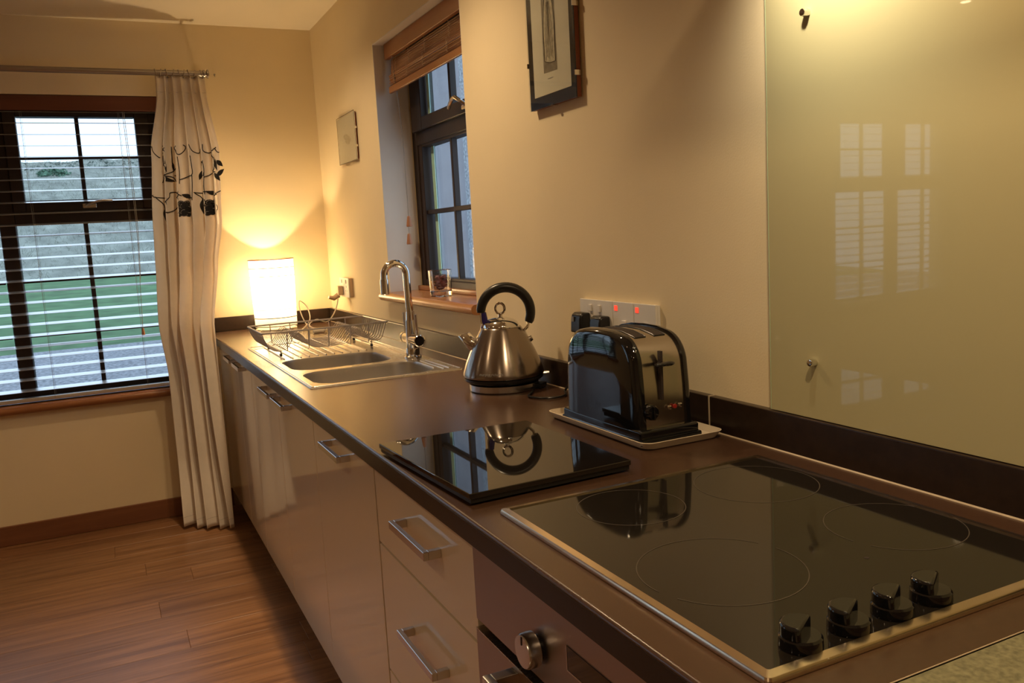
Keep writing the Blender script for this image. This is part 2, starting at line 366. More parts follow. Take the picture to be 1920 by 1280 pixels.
def bez(pts, n=10):
    """Catmull-Rom through pts"""
    P = [Vector(p) for p in pts]; P = [P[0]*2-P[1]]+P+[P[-1]*2-P[-2]]; out = []
    for i in range(1, len(P)-2):
        for k in range(n):
            t = k/n; a, b, c, d = P[i-1], P[i], P[i+1], P[i+2]
            out.append(0.5*((2*b)+(c-a)*t+(2*a-5*b+4*c-d)*t*t+(3*b-a-3*c+d)*t**3))
    out.append(P[-2]); return out

# ================================================================== SETTING
WT = 0.28   # outer wall thickness
# window openings
WR = dict(y0=1.385, y1=2.310, z0=1.105, z1=2.120)            # right wall
W1 = dict(x0=-2.62, x1=-0.745, z0=0.655, z1=2.070)           # back wall, beside the curtain
W2 = dict(x0=-5.05, x1=-3.70, z0=0.655, z1=2.070)            # back wall, far left (seen mirrored)
# right wall
mb = MB()
WO = 0.243
mb.box(0, WO, YF-0.2, WR['y0'], -0.05, CEIL+0.05).box(0, WO, WR['y1'], D+WT, -0.05, CEIL+0.05)
mb.box(0, WO, WR['y0'], WR['y1'], -0.05, WR['z0']-0.035).box(0, WO, WR['y0'], WR['y1'], WR['z1'], CEIL+0.05)
struct('wall_right', mb, M['wall'], smooth=False)
# lining of the reveal, its colour cooled to carry the daylight, thin boards over the opening faces
mb = MB()
mb.box(0.0005, 0.14, WR['y0'], WR['y0']+0.003, WR['z0'], WR['z1']).box(0.0005, 0.14, WR['y1']-0.003, WR['y1'], WR['z0'], WR['z1']).box(0.0005, 0.14, WR['y0'], WR['y1'], WR['z1']-0.003, WR['z1'])
struct('trim_1', mb, M['reveal'], smooth=False, label='lining of the kitchen window reveal with cool daylight in its colour')
mb = MB().box(0.2255, 0.2435, WR['y1']-0.004, WR['y1'], WR['z0'], WR['z1']).box(0.2255, 0.2435, WR['y0'], WR['y0']+0.004, WR['z0'], WR['z1'])
struct('trim_8', mb, M['spacer'], smooth=False, label='pale green painted outer reveal seen through the kitchen window')
# back wall
mb = MB(); y0, y1 = D, D+WT
xs = [XL-0.2, W2['x0'], W2['x1'], W1['x0'], W1['x1'], 0.0]
for a, b in ((xs[0], xs[1]), (xs[2], xs[3]), (xs[4], xs[5])): mb.box(a, b, y0, y1, -0.05, CEIL+0.05)
for w in (W1, W2):
    mb.box(w['x0'], w['x1'], y0, y1, -0.05, w['z0']-0.04).box(w['x0'], w['x1'], y0, y1, w['z1'], CEIL+0.05)
struct('wall_back', mb, M['wall'], smooth=False)
struct('wall_left', MB().box(XL-0.2, XL, YF, D, -0.05, CEIL+0.05), M['wall'], smooth=False)
struct('wall_front', MB().box(XL-0.2, 0.0, YF-0.2, YF, -0.05, CEIL+0.05), M['wall'], smooth=False)
struct('ceiling', MB().box(XL-0.2, WT, YF-0.2, D+WT, CEIL, CEIL+0.15), M['ceil'], smooth=False)

# floor: sub floor + planks along x
fl = struct('floor', MB().box(XL, 0, YF, D, -0.05, -0.008), M['subfloor'], smooth=False, label='reddish brown wood plank floor')
PW = 0.1555; y = D-0.012; row = 0; far = MB(); npl = 0
cache = {}
while y > YF+0.01:
    ya = max(y-PW, YF); x = XL-random.random()*1.0
    while x < -0.02:
        L = 1.22; xa, xb = max(x, XL+0.005), min(x+L, -0.01)
        if xb-xa > 0.02:
            g = 0.0003
            if xb > -2.9 and ya > 0.7 and xa < -0.5:
                me_mb = MB().box(xa+g, xb-g, ya+g, y-g, -0.008, 0.0, 0.0009, 1)
                part('plank', me_mb, M['plank'], fl, smooth=False); npl += 1
            else: far.box(xa+g, xb-g, ya+g, y-g, -0.008, 0.0)
        x += L
    y -= PW
part('plank_field', far, M['plank'], fl, kind='stuff', smooth=False)

def baseboard(name, x0, x1, y0, y1):
    return struct(name, MB().box(x0, x1, y0, y1, 0, 0.094, 0.004, 2), M['skirt'])
baseboard('baseboard_back', XL, -0.60, D-0.016, D)
baseboard('baseboard_left', XL, XL+0.016, YF, D-0.017)
baseboard('baseboard_front', XL+0.017, -0.0, YF, YF+0.016)

# ---- window 2 (right wall): frame x 0.14..0.20
def rect_frame(mb, axis, a0, a1, z0, z1, wl, wr, wb, wt, d0, d1, bev=0.003):
    """frame in plane; axis 'y' => spans y, depth x; axis 'x' => spans x, depth y"""
    def bx(a, b, c, d):
        if axis == 'y': mb.box(d0, d1, a, b, c, d, bev, 1)
        else: mb.box(a, b, d0, d1, c, d, bev, 1)
    bx(a0, a0+wl, z0, z1); bx(a1-wr, a1, z0, z1); bx(a0+wl, a1-wr, z0, z0+wb); bx(a0+wl, a1-wr, z1-wt, z1)
    return mb
win2 = structroot('window_2', 'dark stained kitchen window with a top vent and glazing bars', (0.17, 1.85, WR['z0']))
y0, y1 = WR['y0']+0.001, WR['y1']-0.001; zt = WR['z1']-0.001
f = rect_frame(MB(), 'y', y0, y1, WR['z0']+0.0, zt, 0.055, 0.055, 0.045, 0.05, 0.145, 0.225)
f.box(0.145, 0.225, y0+0.055, y1-0.055, 1.705, 1.765, 0.003, 1)                         # transom
part('window_frame', f, M['frame'], win2)
# top vent sash
vs = rect_frame(MB(), 'y', y0+0.052, y1-0.052, 1.758, zt-0.045, 0.075, 0.115, 0.05, 0.05, 0.128, 0.19)
part('vent_sash', vs, M['frame'], win2)
yy = [1.66, 1.915]
vb = MB()
for q in (1.62, 1.875): vb.box(0.150, 0.176, q-0.009, q+0.009, 1.808, zt-0.09, 0.002, 1)
part('glazing_bars', vb, M['frame'], win2)
lb = MB()
for q in yy: lb.box(0.158, 0.182, q-0.009, q+0.009, 1.148, 1.708, 0.002, 1)
for z in (1.43,): lb.box(0.1585, 0.1815, y0+0.05, y1-0.05, z-0.009, z+0.009, 0.002, 1)
part('glazing_bars', lb, M['frame'], win2)
ls = rect_frame(MB(), 'y', y0+0.052, y1-0.052, 1.149, 1.708, 0.042, 0.042, 0.012, 0.012, 0.150, 0.20, 0.002)
part('lower_sash', ls, M['frame'], win2)
part('pane', MB().box(0.188, 0.192, y0+0.09, y1-0.09, 1.155, 1.70), M['glass'], win2, smooth=False)
part('pane', MB().box(0.162, 0.166, y0+0.122, y1-0.122, 1.80, zt-0.09), M['glass'], win2, smooth=False)
sp = MB().box(0.1840, 0.1870, 2.166, 2.198, 1.161, 1.697)
for k in range(2): sp.box(0.1834, 0.1840, 2.176+k*0.010, 2.1775+k*0.010, 1.161, 1.697)
part('edge_strip', sp, M['spacer'], win2, smooth=False, label='pale green strip at the edge of the lower pane')
part('edge_strip', MB().box(0.158, 0.161, 2.108, 2.136, 1.81, zt-0.096), M['spacer'], win2, smooth=False, label='pale green strip at the edge of the vent pane')
hd = MB(); hy = 1.665
hd.box(0.116, 0.128, hy-0.030, hy+0.030, 1.768, 1.790, 0.004, 2)
hd.tube(bez([(0.118, hy-0.01, 1.782), (0.098, hy+0.005, 1.80), (0.092, hy+0.03, 1.812), (0.094, hy+0.07, 1.800), (0.098, hy+0.10, 1.785)], 6), 0.007, 10)
part('window_latch', hd, M['chrome'], win2, label='curved chrome vent latch')
# inner sill (wood)
pr = [(0.145, 1.0705), (0.145, 1.105), (-0.022, 1.105)]+arc(-0.022, 1.0875, 0.0175, 90, 270, 8)[1:]
mb = MB().prism([(x, z) for x, z in pr], 1.386, 2.309, 'y')
for ya_, yb_ in ((1.345, 1.3859), (2.3091, 2.352)):
    mb.prism([(x, z) for x, z in [(-0.0006, 1.0702), (-0.0006, 1.105), (-0.022, 1.105)]+arc(-0.022, 1.0876, 0.0174, 90, 270, 8)[1:]], ya_, yb_, 'y')
struct('trim_2', mb, M['sillwood'], label='glossy light wood sill of the kitchen window')
struct('trim_3', MB().box(0.125, 0.145, 1.387, 2.308, 1.105, 1.125, 0.004, 2), M['sillwood'], label='wooden bead at the back of the sill')

# ---- window 1 and window 3 (back wall)
def back_window(name, w, label, lights):
    root = structroot(name, label, ((w['x0']+w['x1'])/2, D+0.08, w['z0']))
    x0, x1, z0, z1 = w['x0']+0.001, w['x1']-0.001, w['z0'], w['z1']-0.001
    f = rect_frame(MB(), 'x', x0, x1, z0, z1, 0.05, 0.075, 0.05, 0.05, D+0.06, D+0.14)
    n = len(lights)
    for (a, b) in lights[1:]: f.box(a-0.065, a-0.0, D+0.06, D+0.14, z0+0.05, z1-0.05, 0.003, 1)
    for a, b in lights: f.box(a, b, D+0.06, D+0.14, 1.488, 1.555, 0.003, 1)
    part('window_frame', f, M['frame'], root)
    for a, b in lights:
        s = rect_frame(MB(), 'x', a, b, 1.545, z1-0.04, 0.052, 0.062, 0.050, 0.052, D+0.045, D+0.11)
        so = part('vent_sash', s, M['frame'], root)
        xm = (a+0.052+b-0.062)/2
        g = MB().box(xm-0.009, xm+0.009, D+0.07, D+0.095, 1.594, z1-0.09, 0.002, 1).box(a+0.052, b-0.062, D+0.0705, D+0.0945, 1.785, 1.800, 0.002, 1)
        part('glazing_bars', g, M['frame'], root)
        xm2 = xm-0.012
        g = MB().box(xm2-0.010, xm2+0.010, D+0.08, D+0.105, z0+0.05, 1.488, 0.002, 1)
        for z in (0.965, 1.222): g.box(a, b, D+0.0805, D+0.1045, z-0.008, z+0.008, 0.002, 1)
        part('glazing_bars', g, M['frame'], root)
        part('pane', MB().box(a, b, D+0.090, D+0.094, z0+0.045, 1.49), M['glass'], root, smooth=False)
        part('pane', MB().box(a+0.05, b-0.06, D+0.080, D+0.084, 1.590, z1-0.088), M['glass'], root, smooth=False)
        h = MB().box(xm-0.015, xm+0.045, D+0.035, D+0.046, 1.553, 1.575, 0.003, 2)
        h.tube(bez([(xm+0.0, D+0.038, 1.565), (xm+0.03, D+0.018, 1.578), (xm+0.07, D+0.012, 1.585), (xm+0.115, D+0.016, 1.584)], 6), 0.006, 8)
        part('window_latch', h, M['satin'], root)
    return root
back_window('window_1', W1, 'dark stained window behind the venetian blind', [(-2.57, -2.02), (-1.955, -1.50), (-1.428, -0.812)])
back_window('window_3', W2, 'dark stained window at the far left of the back wall', [(-5.0, -4.42), (-4.355, -3.75)])
for i, w in ((4, W1), (6, W2)):
    a, b = w['x0'], w['x1']
    struct('trim_%d' % i, MB().box(a+0.001, b-0.001, D-0.0005, D+0.059, w['z0']-0.039, w['z0'], 0.0).prism([(D-0.001, w['z0']-0.039), (D-0.001, w['z0'])]+[(D-0.02+x, w['z0']-0.0195+z) for x, z in arc(0, 0, 0.0195, 90, 270, 8)], a-0.05, b+0.04, 'x'), M['sillwoodx'], label='brown wooden sill below the back window')
    struct('trim_%d' % (i+1), MB().box(a+0.001, b-0.002, D+0.001, D+0.018, 1.999, 2.068, 0.002, 1), M['valance'], label='reddish brown pelmet board across the top of the window')

# ================================================================== OUTSIDE
# profile along y: gravel, lawn, bank
def hnoise(x, y): return 0.5*math.sin(x*0.7+y*0.3)+0.3*math.sin(x*1.9-y*1.1)+0.2*math.sin(x*4.1+y*2.7)
struct('gravel_yard', MB().grid(lambda u, v: (-16+34*u, D+WT+0.02+(14.6-D-WT)*v+1.4*v*(u-0.45)*1.2, -0.10+0.0*v), 20, 12), M['gravel'], label='grey gravel yard outside the window')
struct('lawn', MB().grid(lambda u, v: (-16+34*u, 13.4+11.6*v+1.4*(1-v)*(u-0.45)*1.2, -0.115+0.03*min(1, v*8)+0.84*v**1.3), 30, 16), M['lawn'], label='short green lawn beyond the gravel')
def bankp(u, v):
    x, y = -18+40*u, 24.6+12.5*v
    return (x, y, 0.66+4.25*v**0.9+0.16*hnoise(x, y)*min(1, v*4)+0.35*math.sin(x*0.21+1.0)*v)
BANK = struct('grassy_bank', MB().grid(bankp, 90, 40), M['bank'], label='steep bank of bleached grass rising beyond the lawn')
# dry grass blades on the bank (stuff)
mb = MB(); rnd = random.Random(3)
vs = []; fs = []
for i in range(16000):
    u = 0.30+0.36*rnd.random(); v = rnd.random()
    x, y, z = bankp(u, v); h = 0.06+0.12*rnd.random(); a = rnd.random()*PI; w = 0.010
    lx, ly = (rnd.random()-0.5)*0.35, (rnd.random()-0.5)*0.2; k = len(vs)
    vs += [(x-w*math.cos(a), y-w*math.sin(a), z-0.03), (x+w*math.cos(a), y+w*math.sin(a), z-0.03), (x+lx, y+ly, z+h)]; fs.append((k, k+1, k+2))
me = bpy.data.meshes.new('bank_grass'); me.from_pydata(vs, [], fs); me.materials.append(M['straw'])
o = bpy.data.objects.new('dry_grass', me); COL.objects.link(o); o['kind'] = 'stuff'; o.parent = BANK
def bush(name, label, cx, cy, sx, sy, sz, n, mt, zoff=0.0, seed=1):
    r = random.Random(seed); vs = []; fs = []
    for i in range(n):
        th = r.random()*2*PI; ph = math.acos(2*r.random()-1); q = r.random()**0.33
        x = cx+sx*q*math.sin(ph)*math.cos(th); y = cy+sy*q*math.sin(ph)*math.sin(th)
        u = (x+18)/40; v = min(1, max(0, (y-24.6)/12.5)); zb = bankp(u, v)[2]
        z = zb+zoff+sz*max(0, 0.3+q*math.cos(ph)*0.7); s = 0.05+0.05*r.random(); k = len(vs)
        for _ in range(3): vs.append((x+(r.random()-.5)*s*2, y+(r.random()-.5)*s*2, z+(r.random()-.5)*s*2))
        fs.append((k, k+1, k+2))
    me = bpy.data.meshes.new(name); me.from_pydata(vs, [], fs); me.materials.append(mt)
    o = bpy.data.objects.new(name, me); COL.objects.link(o); o['label'] = label; o['kind'] = 'stuff'; o.parent = BANK
bush('heather', 'dark scrub along the crest of the grassy bank', -1.4, 36.2, 8.0, 0.9, 0.16, 3200, M['darkveg'], -0.12, 5)
bush('green_bush', 'fresh green bush near the crest of the bank', -2.35, 34.6, 0.55, 0.5, 0.20, 900, M['greenveg'], -0.05, 6)
# outside the right window: neighbouring outbuilding wall
struct('outbuilding_wall', MB().box(2.75, 2.95, 7.6, 16.0, -0.2, 7.0), M['render'], label='smooth grey rendered wall outside the kitchen window', smooth=False)
struct('pebbledash_wall', MB().box(2.60, 2.95, 1.5, 7.55, -0.2, 7.0), M['pebble'], label='rough pebbledash wall outside the kitchen window', smooth=False)
struct('side_path', MB().box(0.245, 2.6, 0.5, 16.0, -0.15, -0.10), M['gravel'], smooth=False, label='gravel path beside the house')

# ================================================================== VENETIAN BLINDS
def venetian(name, label, x0, x1, ladders, group=None):
    zb = 0.672; root = thing(name, label, 'blind', ((x0+x1)/2, D+0.022, 0.662))
    yc = D+0.026
    part('head_rail', MB().box(x0, x1, D+0.019, D+0.045, 2.025, 2.066, 0.001, 1), M['slat'], root)
    base = MB(); hw = 0.0235; ti = math.radians(11)
    n = 6; pts = []
    for k in range(n+1):
        s = -1+2*k/n; dy = s*hw; pts.append((dy*math.cos(ti), dy*math.sin(ti)+0.0010*(1-s*s)))
    poly = pts+[(a, b-0.0009) for a, b in pts[::-1]]
    me = finish(MB().prism(poly, x0-(x0+x1)/2, x1-(x0+x1)/2, 'x'), 'slat'); me.materials.append(M['slat'])
    z = zb+0.045; k = 0
    while z < 2.02:
        o = bpy.data.objects.new('slat', me); COL.objects.link(o); o.parent = root; o.location = (0, yc-(D+0.022), z-0.662); z += 0.0512
        o.rotation_euler.y = 0.0006*math.sin(k*2.3); k += 1
    part('bottom_rail', MB().box(x0, x1, yc-0.018, yc+0.018, zb-0.009, zb+0.010, 0.003, 2), M['slat'], root)
    for x in ladders:
        mb = MB()
        for dy in (-0.020, 0.020): mb.tube([(x, yc+dy, zb), (x, yc+dy, 2.03)], 0.0007, 4)
        mb.tube([(x+0.006, yc, zb), (x+0.006, yc, 2.03)], 0.0006, 4)
        part('ladder_cord', mb, M['cord'], root)
    return root, yc
vb1, yc = venetian('venetian_blind', 'white venetian blind with open slats covering the back window beside the curtain', W1['x0']+0.01, W1['x1']-0.012, (-2.45, -1.90, -1.352, -0.945))
mb = MB(); mb.tube(bez([(-0.925, D-0.004, 1.995), (-0.918, D-0.008, 1.5), (-0.926, D-0.012, 1.25), (-0.930, D-0.014, 1.19), (-0.936, D-0.012, 1.05), (-0.940, D-0.012, 0.965)], 6), 0.0012, 5)
mb.tube(bez([(-0.918, D-0.004, 1.995), (-0.912, D-0.008, 1.5), (-0.926, D-0.012, 1.20)], 6), 0.0012, 5)
cd_ = part('pull_cord', mb, M['cord'], vb1)
part('tassel', MB().lathe([(0.004, 0.034), (0.0055, 0.030), (0.0085, 0.002), (0.007, 0)], (-0.9405, D-0.012, 0.93), 12), M['tassel'], cd_)
venetian('venetian_blind', 'white venetian blind on the far left window of the back wall', W2['x0']+0.01, W2['x1']-0.01, (-4.9, -4.4, -3.85))

# ================================================================== CURTAIN
POLY = D-0.09; POLZ = 2.164
cp = thing('curtain_pole', 'satin metal curtain pole running above the back window', 'curtain pole', (-1.7, POLY, POLZ))
part('pole', MB().cyl((-3.0, POLY, POLZ), (-0.556, POLY, POLZ), 0.0135, n=24), M['polemetal'], cp)
part('finial', MB().lathe([(0.0145, 0), (0.018, 0.003), (0.018, 0.010), (0.012, 0.013), (0.012, 0.016), (0.020, 0.019), (0.021, 0.026), (0.010, 0.030), (0, 0.031)], (-0.556, POLY, POLZ), 24, 'X'), M['polemetal'], cp)
for x in (-0.565, -1.9, -2.95):
    part('bracket', MB().cyl((x, D, POLZ), (x, D-0.006, POLZ), 0.022, n=20).cyl((x, D-0.005, POLZ), (x, POLY+0.010, POLZ), 0.006, n=12).lathe([(0.0142, -0.005), (0.0165, -0.005), (0.0165, 0.005), (0.0142, 0.005)], (x, POLY, POLZ), 20, 'X', cap=False), M['polemetal'], cp)
ZT, ZB = 2.150, 0.012
TAB = [ # z, left x, left y, right x, right y, amplitude
 (2.150, -0.772, POLY, -0.548, POLY, 0.010), (2.06, -0.775, POLY, -0.548, POLY-0.005, 0.016), (1.80, -0.825, POLY-0.01, -0.524, 3.18, 0.030),
 (1.46, -0.845, 3.25, -0.548, 3.13, 0.034), (1.25, -0.850, 3.24, -0.590, 3.10, 0.034), (0.98, -0.855, 3.22, -0.645, 2.97, 0.032), (0.74, -0.835, 3.22, -0.650, 2.95, 0.030),
 (0.34, -0.842, 3.19, -0.650, 2.95, 0.030), (0.012, -0.858, 3.12, -0.650, 2.94, 0.030)]
def tabat(z):
    for a, b in zip(TAB, TAB[1:]):
        if z >= b[0]:
            t = (a[0]-z)/(a[0]-b[0]); t = t*t*(3-2*t)*0.5+t*0.5
            return [p+(q-p)*t for p, q in zip(a[1:], b[1:])]
    return list(TAB[-1][1:])
NF = 6.2
def curt(u, z):
    lx, ly, rx, ry, am = tabat(z)
    zz = (ZT-z)/(ZT-ZB)
    ph = 2*PI*(NF-1.9*zz)*(u+0.018*math.sin(3.1*zz+u*5))
    w = 0.85*math.sin(ph)+0.22*math.sin(1.37*ph+1.3+2.5*zz)+0.4*math.sin(0.43*ph+2.0*zz)
    w2 = math.cos(ph)
    ed = min(1, (1-u)*7+0.12); am = am*ed
    dx, dy = rx-lx, ry-ly; L = math.hypot(dx, dy); nx, ny = dy/L, -dx/L
    # nx,ny points towards room (-y)
    if ny > 0: nx, ny = -nx, -ny
    sag = 0.012*math.sin(PI*u)*min(1, zz*3)
    x = lx+dx*u+nx*(w*am)+dx/L*w2*am*0.25; y = ly+dy*u+ny*(w*am+sag)+dy/L*w2*am*0.25
    if zz > 0.9: x += 0.0
    return Vector((x, y, z+0.004*math.sin(ph*0.5)*(1 if z < 0.1 else 0)))
ct = thing('curtain', 'cream curtain with black embroidered flowers gathered beside the back window', 'curtain', (-0.75, 3.10, 0.0))
co = part('curtain_cloth', MB().grid(lambda u, v: curt(u, ZT+(ZB-ZT)*v), 200, 110), M['fabric'], ct, sharp=180)
sm = co.modifiers.new('thickness', 'SOLIDIFY'); sm.thickness = 0.0016
for z in (2.075, 0.055):
    part('hem_stitching', MB().tube([curt(k/160, z)+Vector((0, -0.0015, 0)) for k in range(161)], 0.0009, 4), M['pale_thread'], ct)
def cn(u, z):
    a = curt(u+0.002, z)-curt(u-0.002, z); n = a.cross(Vector((0, 0, 1))).normalized()
    if n.y > 0: n = -n
    return n
def ribbon(mb, pts, w, off=0.0022):
    """pts list of (u,z) ; flat ribbon of half width w (m) following the cloth"""
    P = []
    for i in range(len(pts)-1):
        for k in range(5):
            t = k/5; P.append((pts[i][0]+(pts[i+1][0]-pts[i][0])*t, pts[i][1]+(pts[i+1][1]-pts[i][1])*t))
    P.append(pts[-1]); mb.tube([curt(u, z)+cn(u, z)*off for u, z in P], w, 5)
def smooth2(pts, n=5): return [(p.x, p.y) for p in bez([(a, b, 0) for a, b in pts], n)]
def leaf(mb, u, z, ang, ln, wd, us=0.32, off=0.0030):
    """leaf blade on cloth; us = cloth metres per u"""
    ca, sa = math.cos(ang), math.sin(ang); n = 12; L = []; R = []
    for i in range(n+1):
        t = i/n; w = wd*math.sin(PI*t**0.85)*(1-0.25*t); s = ln*t
        for lst, sg in ((L, 1), (R, -1)):
            lx, lz = s*ca-sg*w*sa, s*sa+sg*w*ca
            uu, zz = u+lx/us, z+lz; lst.append(mb.b.verts.new(curt(uu, zz)+cn(uu, zz)*off))
    for i in range(n):
        try: mb.b.faces.new((L[i], L[i+1], R[i+1], R[i]))
        except ValueError: pass
em = MB(); em2 = MB()
stems = [
 [(0.02, 1.815), (0.10, 1.745), (0.12, 1.735)], [(0.16, 1.822), (0.20, 1.79), (0.16, 1.765)],
 [(0.36, 1.815), (0.38, 1.765), (0.43, 1.755), (0.50, 1.80), (0.47, 1.825)], [(0.57, 1.825), (0.62, 1.775), (0.68, 1.765), (0.71, 1.81)],
 [(0.78, 1.825), (0.78, 1.775), (0.86, 1.76), (0.93, 1.785), (0.96, 1.80)], [(0.94, 1.79), (0.97, 1.765), (1.0, 1.76)],
 [(0.155, 1.745), (0.20, 1.68), (0.17, 1.61), (0.13, 1.545)], [(0.15, 1.60), (0.22, 1.605), (0.32, 1.65)], [(0.15, 1.59), (0.27, 1.59), (0.32, 1.55)],
 [(0.28, 1.82), (0.28, 1.70), (0.29, 1.66)], [(0.40, 1.735), (0.42, 1.63), (0.42, 1.53)], [(0.42, 1.56), (0.50, 1.58), (0.60, 1.595), (0.60, 1.66), (0.58, 1.74)],
 [(0.0, 1.455), (0.05, 1.44), (0.14, 1.43), (0.20, 1.425)], [(0.07, 1.44), (0.13, 1.38), (0.15, 1.32)],
 [(0.33, 1.47), (0.26, 1.47), (0.25, 1.43), (0.20, 1.39), (0.18, 1.33), (0.25, 1.32), (0.33, 1.37), (0.36, 1.43), (0.33, 1.47)],
 [(0.30, 1.60), (0.35, 1.58), (0.34, 1.52), (0.38, 1.46), (0.44, 1.44)], [(0.37, 1.44), (0.33, 1.36), (0.33, 1.30)], [(0.40, 1.45), (0.36, 1.37), (0.38, 1.29)],
 [(0.60, 1.59), (0.60, 1.50), (0.58, 1.40)], [(0.62, 1.46), (0.72, 1.455), (0.82, 1.465)], [(0.63, 1.455), (0.68, 1.42), (0.70, 1.36)],
 [(0.74, 1.70), (0.78, 1.64), (0.77, 1.50), (0.79, 1.44)], [(0.78, 1.57), (0.86, 1.60), (0.93, 1.61)], [(0.88, 1.745), (0.92, 1.68), (0.90, 1.61)],
 [(0.78, 1.40), (0.74, 1.36), (0.75, 1.30)], [(0.80, 1.39), (0.77, 1.34), (0.76, 1.29)], [(0.90, 1.42), (0.95, 1.45), (1.0, 1.465)], [(0.70, 1.62), (0.74, 1.61), (0.76, 1.58)]]
ZM = lambda z: 1.825-(1.825-z)*0.62
for s in stems: ribbon(em, smooth2([(a, ZM(b)) for a, b in s], 4), 0.0023)
for (u, z, a, l, w) in [(0.155, 1.745, -1.25, 0.085, 0.016), (0.14, 1.585, -0.35, 0.06, 0.015), (0.15, 1.60, 0.6, 0.03, 0.008), (0.155, 1.36, -1.6, 0.075, 0.014), (0.44, 1.45, -0.45, 0.055, 0.014),
        (0.70, 1.42, -1.6, 0.085, 0.015), (0.80, 1.465, -0.4, 0.055, 0.014), (0.70, 1.70, -1.2, 0.05, 0.011), (0.71, 1.63, -1.9, 0.05, 0.013), (0.88, 1.745, -1.25, 0.085, 0.015),
        (0.91, 1.60, -0.9, 0.05, 0.014), (0.955, 1.70, -0.8, 0.045, 0.016), (0.955, 1.58, 0.75, 0.05, 0.016), (0.285, 1.70, -1.5, 0.05, 0.007)]:
    leaf(em, u, ZM(z), a, l*0.95, w*0.78)
for (u, z) in ((0.46, 1.525), (0.86, 1.525)):
    for k, (du, dz, r) in enumerate([(0, 0.01, 0.020), (-0.05, -0.006, 0.018), (0.05, -0.004, 0.018), (-0.028, 0.022, 0.016), (0.03, 0.022, 0.016), (0, -0.018, 0.018), (-0.05, -0.028, 0.012), (0.05, -0.028, 0.012)]):
        cu, cz = u+du, z+dz; c = em.b.verts.new(curt(cu, cz)+cn(cu, cz)*0.0026); rg = []
        for q in range(12):
            uu, zz = cu+r*1.1*math.cos(q*PI/6)/0.42, cz+r*math.sin(q*PI/6); rg.append(em.b.verts.new(curt(uu, zz)+cn(uu, zz)*0.0026))
        for q in range(12): em.b.faces.new((c, rg[q], rg[(q+1) % 12]))
        ribbon(em2, [(cu+r*0.75*math.cos(q*PI/5)/0.42, cz+r*0.75*math.sin(q*PI/5)) for q in range(1, 7)], 0.0006, 0.0042)
part('embroidery', em, M['embroidery'], ct, label='black embroidered stems, leaves and flowers')
part('flower_outline', em2, M['pale_thread'], ct, kind='stuff', label='pale stitched petal outlines')
for k in range(9):
    x = -0.766+0.025*k+0.004*math.sin(k*5)
    ring = [(x+0.004*math.sin(a)*(1 if k % 2 else -1), POLY+0.0185*math.cos(a), POLZ-0.002+0.0185*math.sin(a)) for a in [2*PI*q/24 for q in range(24)]]
    part('curtain_ring', MB().tube(ring, 0.0022, 6, closed=True), M['polemetal'], ct)
single('wall_hook', 'tiny brass screw hook in the back wall right of the curtain pole', 'hook', MB().cyl((-0.49, D, 2.178), (-0.49, D-0.012, 2.178), 0.004, n=10).tube([(-0.49, D-0.011, 2.178), (-0.49, D-0.016, 2.174), (-0.49, D-0.014, 2.167)], 0.002, 6), M['polemetal'], origin=(-0.49, D, 2.178))

# ================================================================== CABINETS
FX = -0.600; ZD0, ZD1 = 0.090, 0.862
def handle(parent, yc_, zc_, ln=0.192):
    mb = MB(); h = 0.016; a, b = yc_-ln/2, yc_+ln/2
    mb.box(FX-0.034, FX-0.024, a, b, zc_-h/2, zc_+h/2, 0.0008, 1)
    mb.box(FX-0.0245, FX+0.0, a, a+0.012, zc_-h/2, zc_+h/2, 0.0008, 1).box(FX-0.0245, FX+0.0, b-0.012, b, zc_-h/2, zc_+h/2, 0.0008, 1)
    return part('handle', mb, M['satin'], parent)
def carcass(root, y0, y1, x0=-0.578):
    mb = MB(); t = 0.018
    mb.box(x0, -0.03, y0+0.0003, y0+t, 0.09, 0.868).box(x0, -0.03, y1-t, y1-0.0003, 0.09, 0.868).box(x0, -0.03, y0+t, y1-t, 0.09, 0.108).box(-0.04, -0.03, y0+t, y1-t, 0.108, 0.868)
    part('carcass', mb, M['carcass'], root, smooth=False)
def door(root, y0, y1, z0=ZD0, z1=ZD1, g=0.0016, name='door'):
    return part(name, MB().box(FX, FX+0.020, y0+g, y1-g, z0+g, z1-g, 0.0012, 2), M['door'], root)
# far unit, two doors
u = thing('base_cabinet', 'far base cabinet with two gloss cream doors beside the curtain', 'cabinet', (-0.3, 2.85, 0), 'gloss cream base cabinets')
carcass(u, 2.305, 3.30)
d = door(u, 2.305, 2.70); handle(d, 2.52, 0.832); d = door(u, 2.70, 3.22); handle(d, 2.80, 0.832)
part('filler_strip', MB().box(FX+0.002, FX+0.018, 3.222, D-0.017, ZD0, ZD1, 0.001, 1), M['door'], u)
u = thing('base_cabinet', 'sink base cabinet with two gloss cream doors and handles that nearly meet', 'cabinet', (-0.3, 1.75, 0), 'gloss cream base cabinets')
carcass(u, 1.212, 2.304)
d = door(u, 1.756, 2.304); handle(d, 1.855, 0.822); d = door(u, 1.212, 1.756); handle(d, 1.605, 0.822)
u = thing('base_cabinet', 'base cabinet with a single gloss cream door and centred handle', 'cabinet', (-0.3, 0.9, 0), 'gloss cream base cabinets')
carcass(u, 0.621, 1.211)
d = door(u, 0.621, 1.211, g=0.0012); handle(d, 0.914, 0.812)
u = thing('drawer_cabinet', 'stack of gloss cream drawers between the single door and the oven', 'cabinet', (-0.3, 0.34, 0), 'gloss cream base cabinets')
carcass(u, 0.064, 0.618)
for z0, z1 in ((0.668, ZD1), (0.370, 0.667), (0.09, 0.369)):
    d = door(u, 0.064, 0.616, z0, z1, name='drawer', g=0.0024); handle(d, 0.318, {0.668: 0.772, 0.370: 0.546, 0.09: 0.27}[z0], 0.20)
